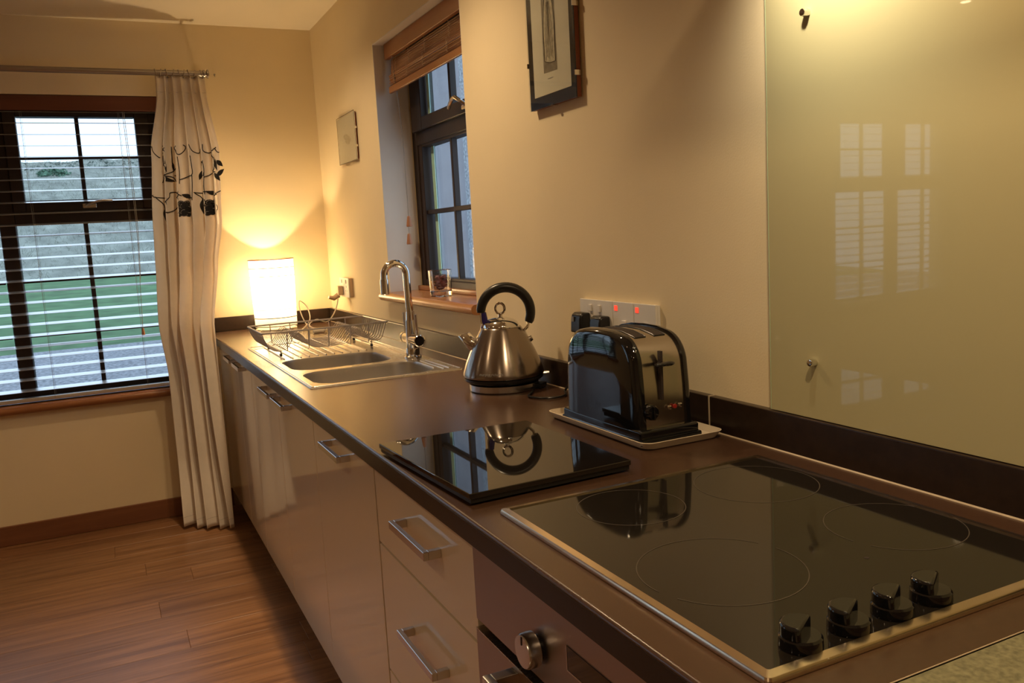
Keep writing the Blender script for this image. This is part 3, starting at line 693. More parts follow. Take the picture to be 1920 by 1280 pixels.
single('plinth', 'dark recessed plinth board under the base cabinets', 'plinth', MB().box(-0.548, -0.532, -0.56, D-0.018, 0.0, 0.088, 0.001, 1), M['plinth'], origin=(-0.54, 1.3, 0))

# oven
ov = thing('oven', 'built in stainless steel oven below the hob', 'oven', (-0.3, -0.24, 0.10))
part('oven_body', MB().box(-0.580, -0.04, -0.538, 0.060, 0.10, 0.868), M['plinth'], ov, smooth=False)
part('control_panel', MB().box(FX-0.004, FX+0.018, -0.538, 0.0615, 0.716, 0.868, 0.0015, 2), M['ovensteel'], ov)
dr = part('oven_door', MB().box(FX-0.006, FX+0.016, -0.538, 0.0615, 0.115, 0.700, 0.002, 2), M['ovensteel'], ov)
part('door_edge', MB().box(FX-0.0065, FX+0.012, -0.537, 0.060, 0.7003, 0.7025), M['steel'], dr, smooth=False)
part('door_glass', MB().prism(rrect(-0.49, -0.01, 0.18, 0.655, 0.04), FX-0.0085, FX-0.0055, 'x'), M['blackglass'], dr)
hh = MB().box(FX-0.057, FX-0.043, -0.425, -0.074, 0.672, 0.697, 0.003, 2)
for yq in (-0.085, -0.414): hh.box(FX-0.044, FX-0.004, yq-0.0105, yq+0.0105, 0.6725, 0.6965, 0.002, 2)
part('oven_handle', hh, M['satin'], dr)
for yk in (-0.157, -0.44):
    kn = part('knob', MB().lathe([(0.0245, 0.006), (0.025, 0.008), (0.0245, 0.021), (0.0225, 0.0245), (0, 0.025)], (FX-0.004, yk, 0.762), 40, '-X'), M['satin'], ov)
    part('knob_collar', MB().lathe([(0.018, 0), (0.018, 0.0058)], (FX-0.004, yk, 0.762), 28, '-X'), M['blackmatt'], kn)
    part('knob_mark', MB().box(FX-0.0296, FX-0.0288, yk-0.001, yk+0.001, 0.772, 0.784), M['darkprint'], kn, smooth=False)
dsp = part('display', MB().box(FX-0.0052, FX-0.0035, -0.355, -0.243, 0.770, 0.802), M['blackglass'], ov, smooth=False)
part('display_edge', MB().box(FX-0.0056, FX-0.0036, -0.357, -0.241, 0.7675, 0.7695).box(FX-0.0056, FX-0.0036, -0.2425, -0.241, 0.7695, 0.803), M['satin'], ov, smooth=False)
for q in range(4): part('button', MB().cyl((FX-0.0038, -0.262-0.026*q, 0.752), (FX-0.0065, -0.262-0.026*q, 0.752), 0.0045, n=14, bev=0.0006), M['satin'], ov)

# ================================================================== WORKTOP
WX = -0.637; ZW = 0.910
SK = dict(x0=-0.580, x1=-0.100, y0=1.290, y1=2.466)
wt = thing('worktop', 'long dark brown laminate worktop with a thick dark front edge', 'worktop', (-0.32, 1.3, 0.87))
hole = [(SK['x0']+0.012, SK['y0']+0.012), (SK['x1']-0.012, SK['y0']+0.012), (SK['x1']-0.012, SK['y1']-0.012), (SK['x0']+0.012, SK['y1']-0.012)]
r = 0.006; xf = WX+r
outer = [(xf, -0.640), (-0.0005, -0.640), (-0.0005, D-0.001), (xf, D-0.001)]
mb = MB(); mb.holed(outer, [hole], ZW); mb.holed(outer, [hole], 0.870, flip=True); mb.walls(hole, ZW, hole, 0.870)
# front edge strip with rounded arris
prof = [(xf, 0.870), (xf, ZW)]+[(xf+r*math.cos(math.radians(a)), ZW-r+r*math.sin(math.radians(a))) for a in range(90, 181, 15)]+[(WX, 0.874), (WX+0.004, 0.870)]
mb.prism(prof, -0.640, D-0.001, 'y')
part('worktop_board', mb, M['worktop'], wt, sharp=50)
part('edging_strip', MB().box(WX-0.0009, WX-0.0, -0.640, D-0.001, 0.872, 0.9035), M['edgelam'], wt, smooth=False, label='darker brown edging strip')
single('end_worktop', 'grey green speckled worktop section at the near right corner beyond the hob', 'worktop', MB().box(WX, -0.0005, -1.60, -0.6415, 0.871, 0.9105, 0.002, 2), M['stonetop'], origin=(-0.32, -1.1, 0.871))
part('joint_strip', MB().box(WX, -0.021, -0.6414, -0.6402, 0.9105, 0.9112), M['gap'], wt, smooth=False)
# upstands
UH = 0.981; UT = 0.019
def upst(label, x0, x1, y0, y1): return single('upstand', label, 'upstand', MB().box(x0, x1, y0, y1, ZW+0.0005, UH, 0.003, 2), M['upslam'], origin=((x0+x1)/2, (y0+y1)/2, ZW))
upst('long brown upstand on the window wall from the corner to the toaster', -UT, -0.0005, 0.196, D-0.0005)
upst('brown upstand behind the hob below the glass splashback', -UT, -0.0005, -1.58, 0.1935)
upst('short brown upstand across the back wall behind the lamp', WX+0.001, -UT-0.0005, D-UT, D-0.0005)
single('sealant_joint', 'pale sealant line between two upstand lengths right of the toaster', 'sealant', MB().box(-UT-0.0008, -0.001, 0.1937, 0.1958, ZW+0.001, UH+0.0008), M['gap'], origin=(-0.01, 0.195, ZW), smooth=False)
single('sealant_line', 'pale sealant bead where the window wall upstand meets the worktop', 'sealant', MB().prism([(-UT-0.0022, ZW+0.0002), (-UT-0.0001, ZW+0.0002), (-UT-0.0001, ZW+0.0024)], -0.62, D-UT-0.001, 'y'), M['gap'], origin=(-UT, 1.3, ZW), smooth=False)
# splashback
sb = thing('glass_splashback', 'glossy olive green back painted glass splashback behind the hob', 'splashback', (-0.006, -0.7, UH))
part('glass_sheet', MB().box(-0.0125, -0.0065, -1.55, 0.0235, UH+0.0015, 2.05), M['splash'], sb, smooth=False)
part('glass_edge', MB().box(-0.0130, -0.0060, 0.0236, 0.0250, UH+0.0015, 2.05), M['splashedge'], sb, smooth=False)
part('backing', MB().box(-0.0063, -0.0005, -1.55, 0.0225, UH+0.002, 2.05), M['splashedge'], sb, smooth=False)
for (y, z) in ((-0.073, 1.656), (-0.082, 1.081), (-1.2, 1.656), (-1.2, 1.081)):
    part('fixing_stud', MB().lathe([(0.0065, 0), (0.0065, 0.011), (0.0055, 0.013), (0, 0.0135)], (-0.0126, y, z), 24, '-X'), M['chrome'], sb)
# extractor hood above (out of view, carries the two lamps)
hd_ = thing('extractor_hood', 'slim steel extractor hood above the hob, just out of view', 'hood', (-0.2, -0.32, 1.875))
part('hood_body', MB().box(-0.25, -0.014, -0.62, -0.07, 1.885, 1.93, 0.003, 2), M['steel'], hd_)
for y in (-0.175, -0.50):
    part('hood_lamp', MB().cyl((-0.165, y, 1.8855), (-0.165, y, 1.881), 0.03, n=24), M['spotface'], hd_)

# ================================================================== SINK
sk = thing('sink', 'stainless steel double bowl sink with ribbed drainer set in the worktop', 'sink', (-0.34, 1.88, ZW))
zs = ZW+0.0035
so = rrect(SK['x0'], SK['x1'], SK['y0'], SK['y1'], 0.008, 4)
b1 = rrect(-0.552, -0.165, 1.322, 1.598, 0.075, 10); b2 = rrect(-0.552, -0.205, 1.640, 1.945, 0.075, 10)
mb = MB(); mb.holed(so, [b1, b2], zs)
si = rrect(SK['x0']-0.0015, SK['x1']+0.0015, SK['y0']-0.0015, SK['y1']+0.0015, 0.009, 4)
mb.walls(so, zs, si, ZW+0.0003)
rim = rrect(SK['x0']+0.006, SK['x1']-0.006, SK['y0']+0.006, SK['y1']-0.006, 0.008, 4)
part('sink_top', mb, M['steel'], sk, doubles=True)
part('rim_bead', MB().tube([(x, y, zs) for x, y in rim], 0.0022, 8, closed=True), M['steel'], sk)
for lp, dp in ((b1, 0.16), (b2, 0.16)):
    cx = sum(p[0] for p in lp)/len(lp); cy = sum(p[1] for p in lp)/len(lp)
    sc = lambda k: [(cx+(x-cx)*k, cy+(y-cy)*k) for x, y in lp]
    m_ = MB(); levels = [(1.0, zs), (0.992, zs-0.003), (0.985, zs-0.012), (0.95, zs-dp*0.8), (0.93, zs-dp*0.92), (0.86, zs-dp*0.99), (0.3, zs-dp-0.001)]
    for (k0, z0), (k1, z1) in zip(levels, levels[1:]): m_.walls(sc(k0), z0, sc(k1), z1)
    v = [m_.b.verts.new((x, y, levels[-1][1])) for x, y in sc(0.3)]; m_.b.faces.new(v)
    bo = part('bowl', m_, M['basin'], sk, doubles=True)
    part('waste', MB().lathe([(0.035, 0.002), (0.030, 0.0035), (0.022, 0.001), (0, 0.001)], (cx, cy, zs-dp), 24, cap=False), M['chrome'], bo)
for k in range(11):
    x = -0.525+0.031*k
    part('drainer_rib', MB().tube(bez([(x, 2.425, zs-0.0012), (x, 2.415, zs+0.0004), (x, 2.2, zs+0.0006), (x, 1.995, zs+0.0004), (x, 1.985, zs-0.0012)], 3), 0.0034, 8), M['steel'], sk)
for k in range(2):
    x = -0.150+0.018*k
    part('ledge_rib', MB().tube([(x, 2.40, zs), (x, 1.76, zs)], 0.003, 8).tube([(x, 1.55, zs), (x, 1.33, zs)], 0.003, 8), M['steel'], sk)
part('drainer_outlet', MB().lathe([(0.022, 0.0006), (0.018, 0.0016), (0.014, 0.0006), (0, 0.0006)], (-0.545, 2.40, zs), 24, cap=False), M['basin'], sk)

# tap
TX, TY = -0.140, 1.655
tp = thing('kitchen_tap', 'tall chrome swan neck mixer tap with two side levers on the sink', 'tap', (TX, TY, zs))
part('tap_base', MB().lathe([(0.030, 0), (0.030, 0.004), (0.025, 0.008), (0.024, 0.030), (0.021, 0.034)], (TX, TY, zs), 32), M['chrome'], tp)
part('tap_body', MB().lathe([(0.020, 0.03), (0.020, 0.128), (0.0165, 0.134), (0.0155, 0.160)], (TX, TY, zs), 32), M['chrome'], tp)
zc = 0.978
part('valve_body', MB().cyl((TX, TY-0.065, zc), (TX, TY+0.065, zc), 0.0185, n=32, bev=0.002), M['chrome'], tp)
for s in (-1, 1):
    k = part('valve_cap', MB().lathe([(0.0205, 0), (0.0205, 0.016), (0.0185, 0.018), (0.017, 0.0175), (0.017, 0.014), (0, 0.013)], (TX, TY+s*0.064, zc), 32, '-Y') if s < 0 else
        MB().cyl((TX, TY+0.064, zc), (TX, TY+0.080, zc), 0.0205, n=32, bev=0.002), M['chrome'], tp)
    if s < 0: part('cap_face', MB().cyl((TX, TY-0.0765, zc), (TX, TY-0.0785, zc), 0.0168, n=32), M['blackglass'], k)
    part('lever', MB().cyl((TX, TY+s*0.060, zc+0.014), (TX-0.002, TY+s*0.064, zc+0.090), 0.0048, n=14, bev=0.001), M['chrome'], tp)
arcp = [(TX, TY, zs+0.15), (TX-0.002, TY, 1.10), (TX-0.004, TY, 1.19)]
cxa = TX-0.004-0.040
arcp += [(cxa+0.040*math.cos(math.radians(a)), TY, 1.205+0.040*math.sin(math.radians(a))) for a in range(0, 181, 12)]
arcp += [(cxa-0.0405, TY, 1.185)]
part('spout', MB().tube(arcp, 0.0125, 20), M['chrome'], tp)
part('spray_head', MB().lathe([(0.0142, 0), (0.0150, -0.004), (0.0150, -0.050), (0.0135, -0.052), (0.0, -0.051)], (cxa-0.0405, TY, 1.192), 28), M['chrome'], tp)

# ================================================================== DISH RACK
RX0, RX1, RY0, RY1 = -0.588, -0.112, 2.015, 2.365; RZ = 1.010
rk = thing('dish_rack', 'grey wire dish rack standing on the sink drainer', 'dish rack', (-0.35, 2.19, zs))
rimp = [(x, y, RZ) for x, y in rrect(RX0, RX1, RY0, RY1, 0.012, 4)]
part('rim', MB().tube(rimp, 0.0034, 8, closed=True), M['wire'], rk)
wm = None
prof = bez([(RX0, 0, 0.0), (RX0+0.010, 0, -0.030), (RX0+0.030, 0, -0.062), (RX0+0.062, 0, -0.072), (RX0+0.092, 0, -0.060), (RX0+0.112, 0, -0.028), (RX0+0.132, 0, -0.010), (RX0+0.150, 0, -0.026), (RX0+0.172, 0, -0.058), (RX0+0.200, 0, -0.071),
   (RX0+0.260, 0, -0.072), (RX0+0.310, 0, -0.066), (RX0+0.335, 0, -0.040), (RX0+0.352, 0, -0.018), (RX0+0.366, 0, -0.014), (RX0+0.385, 0, -0.034), (RX0+0.405, 0, -0.062), (RX0+0.430, 0, -0.070), (RX0+0.452, 0, -0.062), (RX0+0.466, 0, -0.030), (RX1, 0, 0.0)], 5)
for k in range(11):
    y = RY0+0.022+(RY1-RY0-0.044)*k/10
    if wm is None:
        wm = finish(MB().tube([(p.x+0.35, 0, p.z+RZ-zs) for p in prof], 0.0017, 6), 'wire'); wm.materials.append(M['wire'])
    o = bpy.data.objects.new('wire', wm); COL.objects.link(o); o.parent = rk; o.location = (0, y-2.19, 0)
for x, xb in ((-0.500, -0.50), (-0.42, -0.42), (-0.345, -0.345), (-0.26, -0.26), (-0.19, -0.19)):
    zb_ = RZ-0.073
    mb = MB()
    mb.tube([(x, RY0, RZ), (xb, RY0+0.010, zb_+0.01), (xb, RY0+0.018, zb_), (xb, RY1-0.018, zb_), (xb, RY1-0.010, zb_+0.01), (x, RY1, RZ)], 0.0021, 6)
    part('cross_wire', mb, M['wire'], rk)
for x in (-0.520, -0.170):
    for y in (RY0+0.045, RY1-0.045):
        f = part('foot', MB().tube([(x, y, RZ-0.072), (x, y, zs+0.006)], 0.0024, 6), M['wire'], rk)
        part('foot_cap', MB().lathe([(0.0042, 0), (0.0055, 0.002), (0.0055, 0.010), (0.003, 0.012)], (x, y, zs+0.0012), 14), M['blackmatt'], f)

# ================================================================== LAMP
LX, LY = -0.327, 3.198; LZ = ZW
lp = thing('table_lamp', 'lit cylindrical fabric table lamp in the back corner of the worktop', 'lamp', (LX, LY, LZ))
part('lamp_foot', MB().lathe([(0.100, 0), (0.100, 0.006), (0.015, 0.008), (0.012, 0.010), (0.012, 0.14), (0.018, 0.145), (0.018, 0.175), (0.0, 0.176)], (LX, LY, LZ), 40), M['whitecord'], lp)
shr0, shr1, sz0, sz1 = 0.102, 0.109, LZ+0.016, 1.262
part('lamp_shade', MB().lathe([(shr0+(shr1-shr0)*k/24, sz0+(sz1-sz0)*k/24) for k in range(25)], (LX, LY, 0), 64, cap=False), M['shade'], lp, sharp=180)
for k in range(9):
    z = sz0+0.004+(sz1-sz0-0.006)*k/8; rr = shr0+(shr1-shr0)*(z-sz0)/(sz1-sz0)
    part('hoop', MB().tube([(LX+(rr+0.0010)*math.cos(a), LY+(rr+0.0010)*math.sin(a), z) for a in [2*PI*q/48 for q in range(48)]], 0.0026 if k == 8 else (0.0020 if k in (0, 1, 7, 6) else 0.0011), 6, closed=True), M['tassel'] if k == 8 else M['hoopdark'], lp, label='reddish top hoop' if k == 8 else None)
sp_ = MB()
for q in range(3):
    a = q*2*PI/3+0.4; sp_.tube([(LX+0.015*math.cos(a), LY+0.015*math.sin(a), LZ+0.17), (LX+0.104*math.cos(a), LY+0.104*math.sin(a), LZ+0.05)], 0.0015, 6)
part('shade_carrier', sp_, M['wire'], lp)
part('bulb', MB().lathe([(0.0, -0.028), (0.015, -0.022), (0.026, -0.006), (0.027, 0.006), (0.018, 0.022), (0.0, 0.029)], (LX, LY, 1.085), 24), M['bulb'], lp)
lamp('bulb_light', 'POINT', (LX, LY, 1.128), 14.0, color=(1.0, 0.73, 0.40), size=0.012)

def cord(parent, pts, r, mt, n=8):
    return part('cord', MB().tube(bez(pts, n), r, 8), mt, parent)
# double socket in the corner with plug
sk1 = thing('wall_socket', 'cream double wall socket near the lamp corner', 'socket', (0, 2.98, 1.06))
part('backbox', MB().box(-0.018, -0.0005, 2.895, 3.055, 1.058, 1.150, 0.002, 1), M['brownplastic'], sk1)
fp = part('faceplate', MB().box(-0.024, -0.018, 2.893, 3.057, 1.056, 1.152, 0.002, 2), M['whiteplastic'], sk1)
for y in (2.935, 3.015):
    part('rocker_switch', MB().box(-0.028, -0.0235, y-0.006, y+0.006, 1.125, 1.142, 0.001, 1), M['whiteplastic'], fp)
for y in (2.935,):
    part('pin_holes', MB().box(-0.0243, -0.0236, y-0.003, y+0.003, 1.104, 1.113).box(-0.0243, -0.0236, y-0.016, y-0.010, 1.086, 1.090).box(-0.0243, -0.0236, y+0.010, y+0.016, 1.086, 1.090), M['darkprint'], fp, smooth=False)
pg = thing('lamp_plug', 'cream plug of the lamp in the corner socket', 'plug', (-0.03, 3.015, 1.08))
part('plug_body', MB().box(-0.052, -0.0245, 2.992, 3.040, 1.064, 1.112, 0.006, 2), M['brownplastic'], pg)
part('cord_grip', MB().tube([(-0.045, 3.016, 1.066), (-0.072, 3.012, 1.052), (-0.098, 3.006, 1.060)], [0.014, 0.013, 0.008], 10), M['brownplastic'], pg)
cord(lp, [(-0.048, 3.010, 1.062), (-0.060, 3.0, 1.02), (-0.085, 2.985, 0.975), (-0.13, 2.95, 0.945), (-0.19, 2.90, 0.965), (-0.235, 2.86, 0.945), (-0.20, 2.80, 0.918), (-0.16, 2.84, 0.922), (-0.22, 2.93, 0.930),
    (-0.24, 3.0, 0.99), (-0.235, 3.045, 1.05), (-0.200, 3.05, 1.02), (-0.205, 2.98, 0.96), (-0.28, 2.88, 0.918), (-0.36, 2.80, 0.925), (-0.42, 2.86, 0.93), (-0.46, 2.98, 0.917), (-0.42, 3.09, 0.917)], 0.0028, M['whitecord'])
sw = thing('cord_switch', 'small white inline switch lying on the lamp flex', 'switch', (-0.20, 2.83, ZW))
part('switch_body', MB().box(-0.232, -0.178, 2.790, 2.812, ZW+0.001, ZW+0.019, 0.006, 3), M['whitecord'], sw)
part('switch_rocker', MB().box(-0.212, -0.198, 2.795, 2.807, ZW+0.018, ZW+0.022, 0.001, 1), M['brownplastic'], sw)

# sockets behind toaster
def plate(name, label, y0, y1, neon, rock, group=None):
    t = thing(name, label, 'switch' if neon else 'socket', (0, (y0+y1)/2, 1.068))
    part('backbox', MB().box(-0.007, -0.0005, y0+0.001, y1-0.001, 1.068, 1.152), M['whiteplastic'], t, smooth=False)
    f = part('faceplate', MB().box(-0.0135, -0.007, y0+0.0006, y1-0.0006, 1.066, 1.154, 0.0015, 2), M['whiteplastic'], t)
    for (a, b, z0, z1) in neon: part('neon_light', MB().box(-0.0148, -0.0132, a, b, z0, z1, 0.0005, 1), M['redlamp'], f, label='small glowing red indicator')
    for (a, b, z0, z1) in rock: part('rocker_switch', MB().box(-0.0175, -0.0132, a, b, z0, z1, 0.0012, 2), M['whiteplastic'], f)
    return t
plate('double_socket', 'white double wall socket behind the toaster with two black plugs in it', 0.549, 0.700, [], [(0.600, 0.612, 1.125, 1.142), (0.640, 0.652, 1.125, 1.142)])
plate('fused_switch', 'white fused switch with red light next to the double socket', 0.461, 0.5475, [(0.527, 0.539, 1.133, 1.145)], [(0.490, 0.506, 1.098, 1.112)])
plate('fused_switch', 'rightmost white fused switch with red light, farthest from the plugs', 0.375, 0.4595, [(0.440, 0.452, 1.133, 1.145)], [(0.404, 0.420, 1.098, 1.112)])
def plug(label, y, z1, sticker=False):
    t = thing('black_plug', label, 'plug', (-0.03, y, z1-0.05))
    pts = [(-0.0136, z1-0.050), (-0.0136, z1-0.001), (-0.034, z1), (-0.042, z1-0.004), (-0.045, z1-0.016), (-0.047, z1-0.050)]
    o = part('plug_body', MB().prism(pts, y-0.023, y+0.023, 'y'), M['blackmatt'], t)
    bv = o.modifiers.new('b', 'BEVEL'); bv.width = 0.004; bv.segments = 2
    if sticker: part('sticker', MB().box(-0.0482, -0.0462, y+0.004, y+0.013, z1-0.022, z1-0.010), M['greyprint'], t, smooth=False)
    return t
plug('left black plug in the double socket behind the toaster, with a small grey sticker', 0.672, 1.122, True)
plug('right black plug in the double socket, partly hidden by the toaster', 0.582, 1.119)

# ================================================================== PICTURES
def picture(name, label, y0, y1, z0, z1, th, border, big):
    t = thing(name, label, 'picture', (-0.005, (y0+y1)/2, z0))
    part('backing_board', MB().box(-th+0.004, -0.004, y0+0.001, y1-0.001, z0+0.001, z1-0.001), M['woodback'], t, smooth=False)
    if border: part('black_mount', MB().box(-th+0.0036, -th+0.004, y0, y1, z0, z1), M['mount'], t, smooth=False)
    pa = part('drawing_paper', MB().box(-th+0.0034, -th+0.0038 if border else -th+0.0038, y0+border, y1-border, z0+border*1.2, z1-border), M['paper'], t, smooth=False)
    part('cover_glass', MB().box(-th, -th+0.0010, y0-0.0003, y1+0.0003, z0-0.0003, z1+0.0003), M['picglass'], t, smooth=False)
    return t, pa
th = 0.020
t, pa = picture('large_picture', 'tall clip framed drawing of a bottle with black border above the kettle', 0.662, 0.905, 1.643, 2.09, th, 0.025, True)
xs_ = -th+0.0029; yc2 = 0.787; z0b = 1.725
def sk_poly(pts, x, mt, name, parent):
    m_ = MB(); v = [m_.b.verts.new((x, y, z)) for y, z in pts]; m_.b.faces.new(v); return part(name, m_, mt, parent, smooth=False)
sk_poly([(yc2-0.034, z0b), (yc2+0.036, z0b+0.002), (yc2+0.034, z0b+0.29), (yc2-0.030, z0b+0.288)], xs_, M['sketch'], 'sketch_ground', pa)
body = [(-0.027, 0.022), (-0.029, 0.12), (-0.024, 0.16), (-0.010, 0.205), (-0.007, 0.285), (0.007, 0.287), (0.009, 0.205), (0.022, 0.16), (0.028, 0.12), (0.027, 0.03), (0.0, 0.022)]
sk_poly([(yc2+a, z0b+b) for a, b in body], xs_-0.0003, M['sketchlight'], 'sketch_bottle', pa)
m_ = MB(); m_.tube([(xs_-0.0006, yc2+a, z0b+b) for a, b in body], 0.0008, 4, closed=True)
for k in range(7):
    a = -0.018+0.006*k; m_.tube([(xs_-0.0006, yc2+a, z0b+0.03+0.004*(k % 3)), (xs_-0.0006, yc2+a*0.9+0.003*math.sin(k), z0b+0.10), (xs_-0.0006, yc2+a*0.4, z0b+0.17+0.006*(k % 2))], 0.0004, 4)
part('pencil_lines', m_, M['darkprint'], pa)
part('caption_line', MB().box(xs_-0.0001, xs_, yc2-0.012, yc2+0.016, z0b-0.0155, z0b-0.0145), M['greyprint'], pa, smooth=False)
for (y, z) in ((0.783, 1.643), (0.905, 1.76), (0.662, 1.86), (0.662, 1.70)):
    part('clip', MB().box(-th-0.0012, -0.004, y-0.005 if 0.7 < y < 0.85 else y-0.0015, y+0.005 if 0.7 < y < 0.85 else y+0.0015, z-0.0015 if 0.7 < y < 0.85 else z-0.006, z+0.0015 if 0.7 < y < 0.85 else z+0.006), M['chrome'], t, smooth=False)
t, pa = picture('small_picture', 'small clip framed pale sketch on the wall between the corner and the window', 2.612, 2.915, 1.690, 1.900, 0.012, 0.0, False)
m_ = MB(); vv = [m_.b.verts.new((-0.0089, 2.765+0.055*math.cos(a)*(1+0.2*math.sin(3*a)), 1.795+0.022*math.sin(a)+0.012*math.cos(a))) for a in [2*PI*k/24 for k in range(24)]]; m_.b.faces.new(vv)
part('sketch', m_, M['sketchlight'], pa, smooth=False)
m_ = MB(); rect_frame(m_, 'y', 2.6115, 2.9155, 1.6895, 1.9055, 0.003, 0.003, 0.002, 0.002, -0.0125, -0.0119, 0)
part('dark_edge', m_, M['mount'], t, smooth=False)
for (y, z) in ((2.612, 1.83), (2.612, 1.75)): part('clip', MB().box(-0.0130, -0.004, y-0.002, y+0.002, z-0.005, z+0.005), M['chrome'], t, smooth=False)

# ================================================================== BAMBOO BLIND
BX = 0.062; BY0, BY1 = 1.392, 2.285
bb = thing('bamboo_blind', 'brown bamboo roman blind gathered at the top of the kitchen window', 'blind', (BX, 1.84, 1.92))
part('valance_board', MB().box(0.040, 0.060, BY0, BY1, 2.055, 2.116, 0.002, 1), M['bamboorail'], bb)
part('head_batten', MB().box(0.0605, 0.090, BY0+0.004, BY1-0.004, 2.085, 2.115), M['bamboorail'], bb, smooth=False)
def reeds(z0, z1, x0, x1, n):
    m_ = MB(); rr_ = abs(z1-z0)/n*0.52
    for k in range(n):
        z = z0+(z1-z0)*(k+0.5)/n; x = x0+(x1-x0)*(k+0.5)/n+0.0008*math.sin(k*2.7)
        m_.tube([(x, BY0+0.006, z), (x, BY1-0.012-0.002*math.sin(k*3), z)], rr_, 5)
    return m_
part('reed_fold', reeds(2.056, 1.985, 0.068, 0.060, 16), M['bamboo'], bb, kind='stuff')
for k, (z0, z1, xa, xb) in enumerate([(1.990, 1.968, 0.050, 0.060), (1.976, 1.954, 0.052, 0.066), (1.962, 1.942, 0.050, 0.064)]):
    part('reed_fold', reeds(z0, z1, xa, xb, 6), M['bamboo'], bb, kind='stuff')
part('bottom_batten', MB().box(0.046, 0.058, BY0+0.004, BY1-0.014, 1.918, 1.945, 0.002, 1), M['bamboorail'], bb)
for y in (2.20, 2.04, 1.86, 1.62):
    m_ = MB()
    for k in range(13): m_.tube([(0.0455-0.0+(0.012 if k > 5 else 0), y+(0.006 if k % 2 else -0.006), 1.95+0.008*k), (0.0455+(0.012 if k > 5 else 0), y-(0.006 if k % 2 else -0.006), 1.958+0.008*k)], 0.0012, 4)
    part('binding_thread', m_, M['brownplastic'], bb)
for dy, zb_, nm in ((0.0, 1.362, 0), (0.010, 1.290, 1)):
    yq = 2.205-dy*0.2
    c = part('pull_cord', MB().tube(bez([(0.045, yq, 2.06), (0.066-0.004*nm, yq+dy*0.2, 1.80), (0.068, yq+dy*(-0.4), 1.55), (0.066+0.002*nm, yq-0.012+dy*2, zb_+0.05)], 6), 0.0010, 5), M['cord'], bb)
    part('tassel', MB().lathe([(0.004, 0.044), (0.007, 0.040), (0.0125, 0.003), (0.011, 0)], (0.066+0.002*nm, yq-0.012+dy*2, zb_+0.012), 12), M['tassel'], c)

# tumbler on sill
GX, GY, GZ = 0.045, 1.825, 1.1055
tg = thing('glass_tumbler', 'clear glass tumbler holding dark red dried petals on the window sill', 'tumbler', (GX, GY, GZ))
R0, H = 0.038, 0.098
lo = lambda r: rrect(GX-r, GX+r, GY-r, GY+r, r*0.62, 6)
m_ = MB(); seq = [(R0*0.90, 0.0), (R0*0.95, 0.002), (R0*0.97, 0.02), (R0*1.05, H), (R0*1.02, H+0.001), (R0*0.98, H-0.001), (R0*0.88, 0.022), (R0*0.80, 0.018)]
for (r0, z0), (r1, z1) in zip(seq, seq[1:]): m_.walls(lo(r0), GZ+z0, lo(r1), GZ+z1)
v = [m_.b.verts.new((x, y, GZ)) for x, y in lo(R0*0.90)]; m_.b.faces.new(v[::-1]); v = [m_.b.verts.new((x, y, GZ+0.018)) for x, y in lo(R0*0.80)]; m_.b.faces.new(v)
part('tumbler_glass', m_, M['tumbler'], tg, doubles=True)
rn = random.Random(11); a1, a2 = MB(), MB()
for k in range(34):
    q = a1 if k % 3 else a2; ang = rn.random()*6.28; rad = rn.random()*0.020; z = GZ+0.026+0.045*rn.random()
    R_ = Matrix.Rotation(rn.random()*3, 3, 'X') @ Matrix.Rotation(rn.random()*3, 3, 'Z')
    q.box(GX+rad*math.cos(ang)-0.010, GX+rad*math.cos(ang)+0.010, GY+rad*math.sin(ang)-0.006, GY+rad*math.sin(ang)+0.006, z-0.0015, z+0.0015, 0.0008, 1, rot=R_)
part('dried_petals', a1, M['potpourri'], tg, kind='stuff'); part('pink_petals', a2, M['potpourri2'], tg, kind='stuff')

# ================================================================== KETTLE
KX, KY, KZ = -0.138, 0.912, ZW+0.0005
kt = thing('kettle', 'brushed steel pyramid kettle with black hoop handle on its base', 'kettle', (KX, KY, KZ))
kb = part('power_base', MB().lathe([(0.092, 0), (0.094, 0.002), (0.094, 0.018), (0.090, 0.020), (0.04, 0.021), (0, 0.021)], (KX, KY, KZ), 64), M['satin'], kt)
part('base_tail', MB().box(KX+0.015, KX+0.10, KY-0.060, KY-0.020, KZ+0.001, KZ+0.014, 0.003, 2, rot=Matrix.Rotation(-0.9, 3, 'Z')), M['blackmatt'], kt)
part('lower_band', MB().lathe([(0.088, 0.021), (0.100, 0.024), (0.108, 0.030), (0.1085, 0.036), (0.105, 0.038), (0, 0.038)], (KX, KY, KZ), 64), M['blackmatt'], kt)
pf = [(0.105, 0.0375), (0.1095, 0.039), (0.1105, 0.043), (0.109, 0.050), (0.101, 0.075), (0.088, 0.105), (0.073, 0.135), (0.060, 0.158), (0.0555, 0.165), (0.0535, 0.1675), (0.049, 0.168)]
bd = part('kettle_body', MB().lathe(pf, (KX, KY, KZ), 72, cap=False), M['kettle'], kt, sharp=50)
part('lid', MB().lathe([(0.0495, 0.1675), (0.0490, 0.172), (0.045, 0.180), (0.034, 0.188), (0.018, 0.193), (0.006, 0.195), (0.005, 0.201), (0, 0.202)], (KX, KY, KZ), 56), M['chrome'], kt)
rk2 = Vector((0.92, -0.40, 0)).normalized()   # direction away from the spout
ringd = Vector((0.75, -0.66, 0)).normalized()
part('lid_ring', MB().tube([Vector((KX, KY, KZ+0.217))+ringd*0.0125*math.cos(a)+Vector((0, 0, 0.0145))*math.sin(a) for a in [2*PI*q/32 for q in range(32)]], 0.0035, 8, closed=True), M['chrome'], kt)
hc = Vector((KX, KY, KZ+0.206))+rk2*0.015
P = []; rrs = []
for k in range(33):
    a = math.radians(178-205*k/32); P.append(hc+rk2*0.067*math.cos(a)+Vector((0, 0, 0.067*math.sin(a)))); rrs.append(0.0125+0.0015*math.sin(PI*k/32))
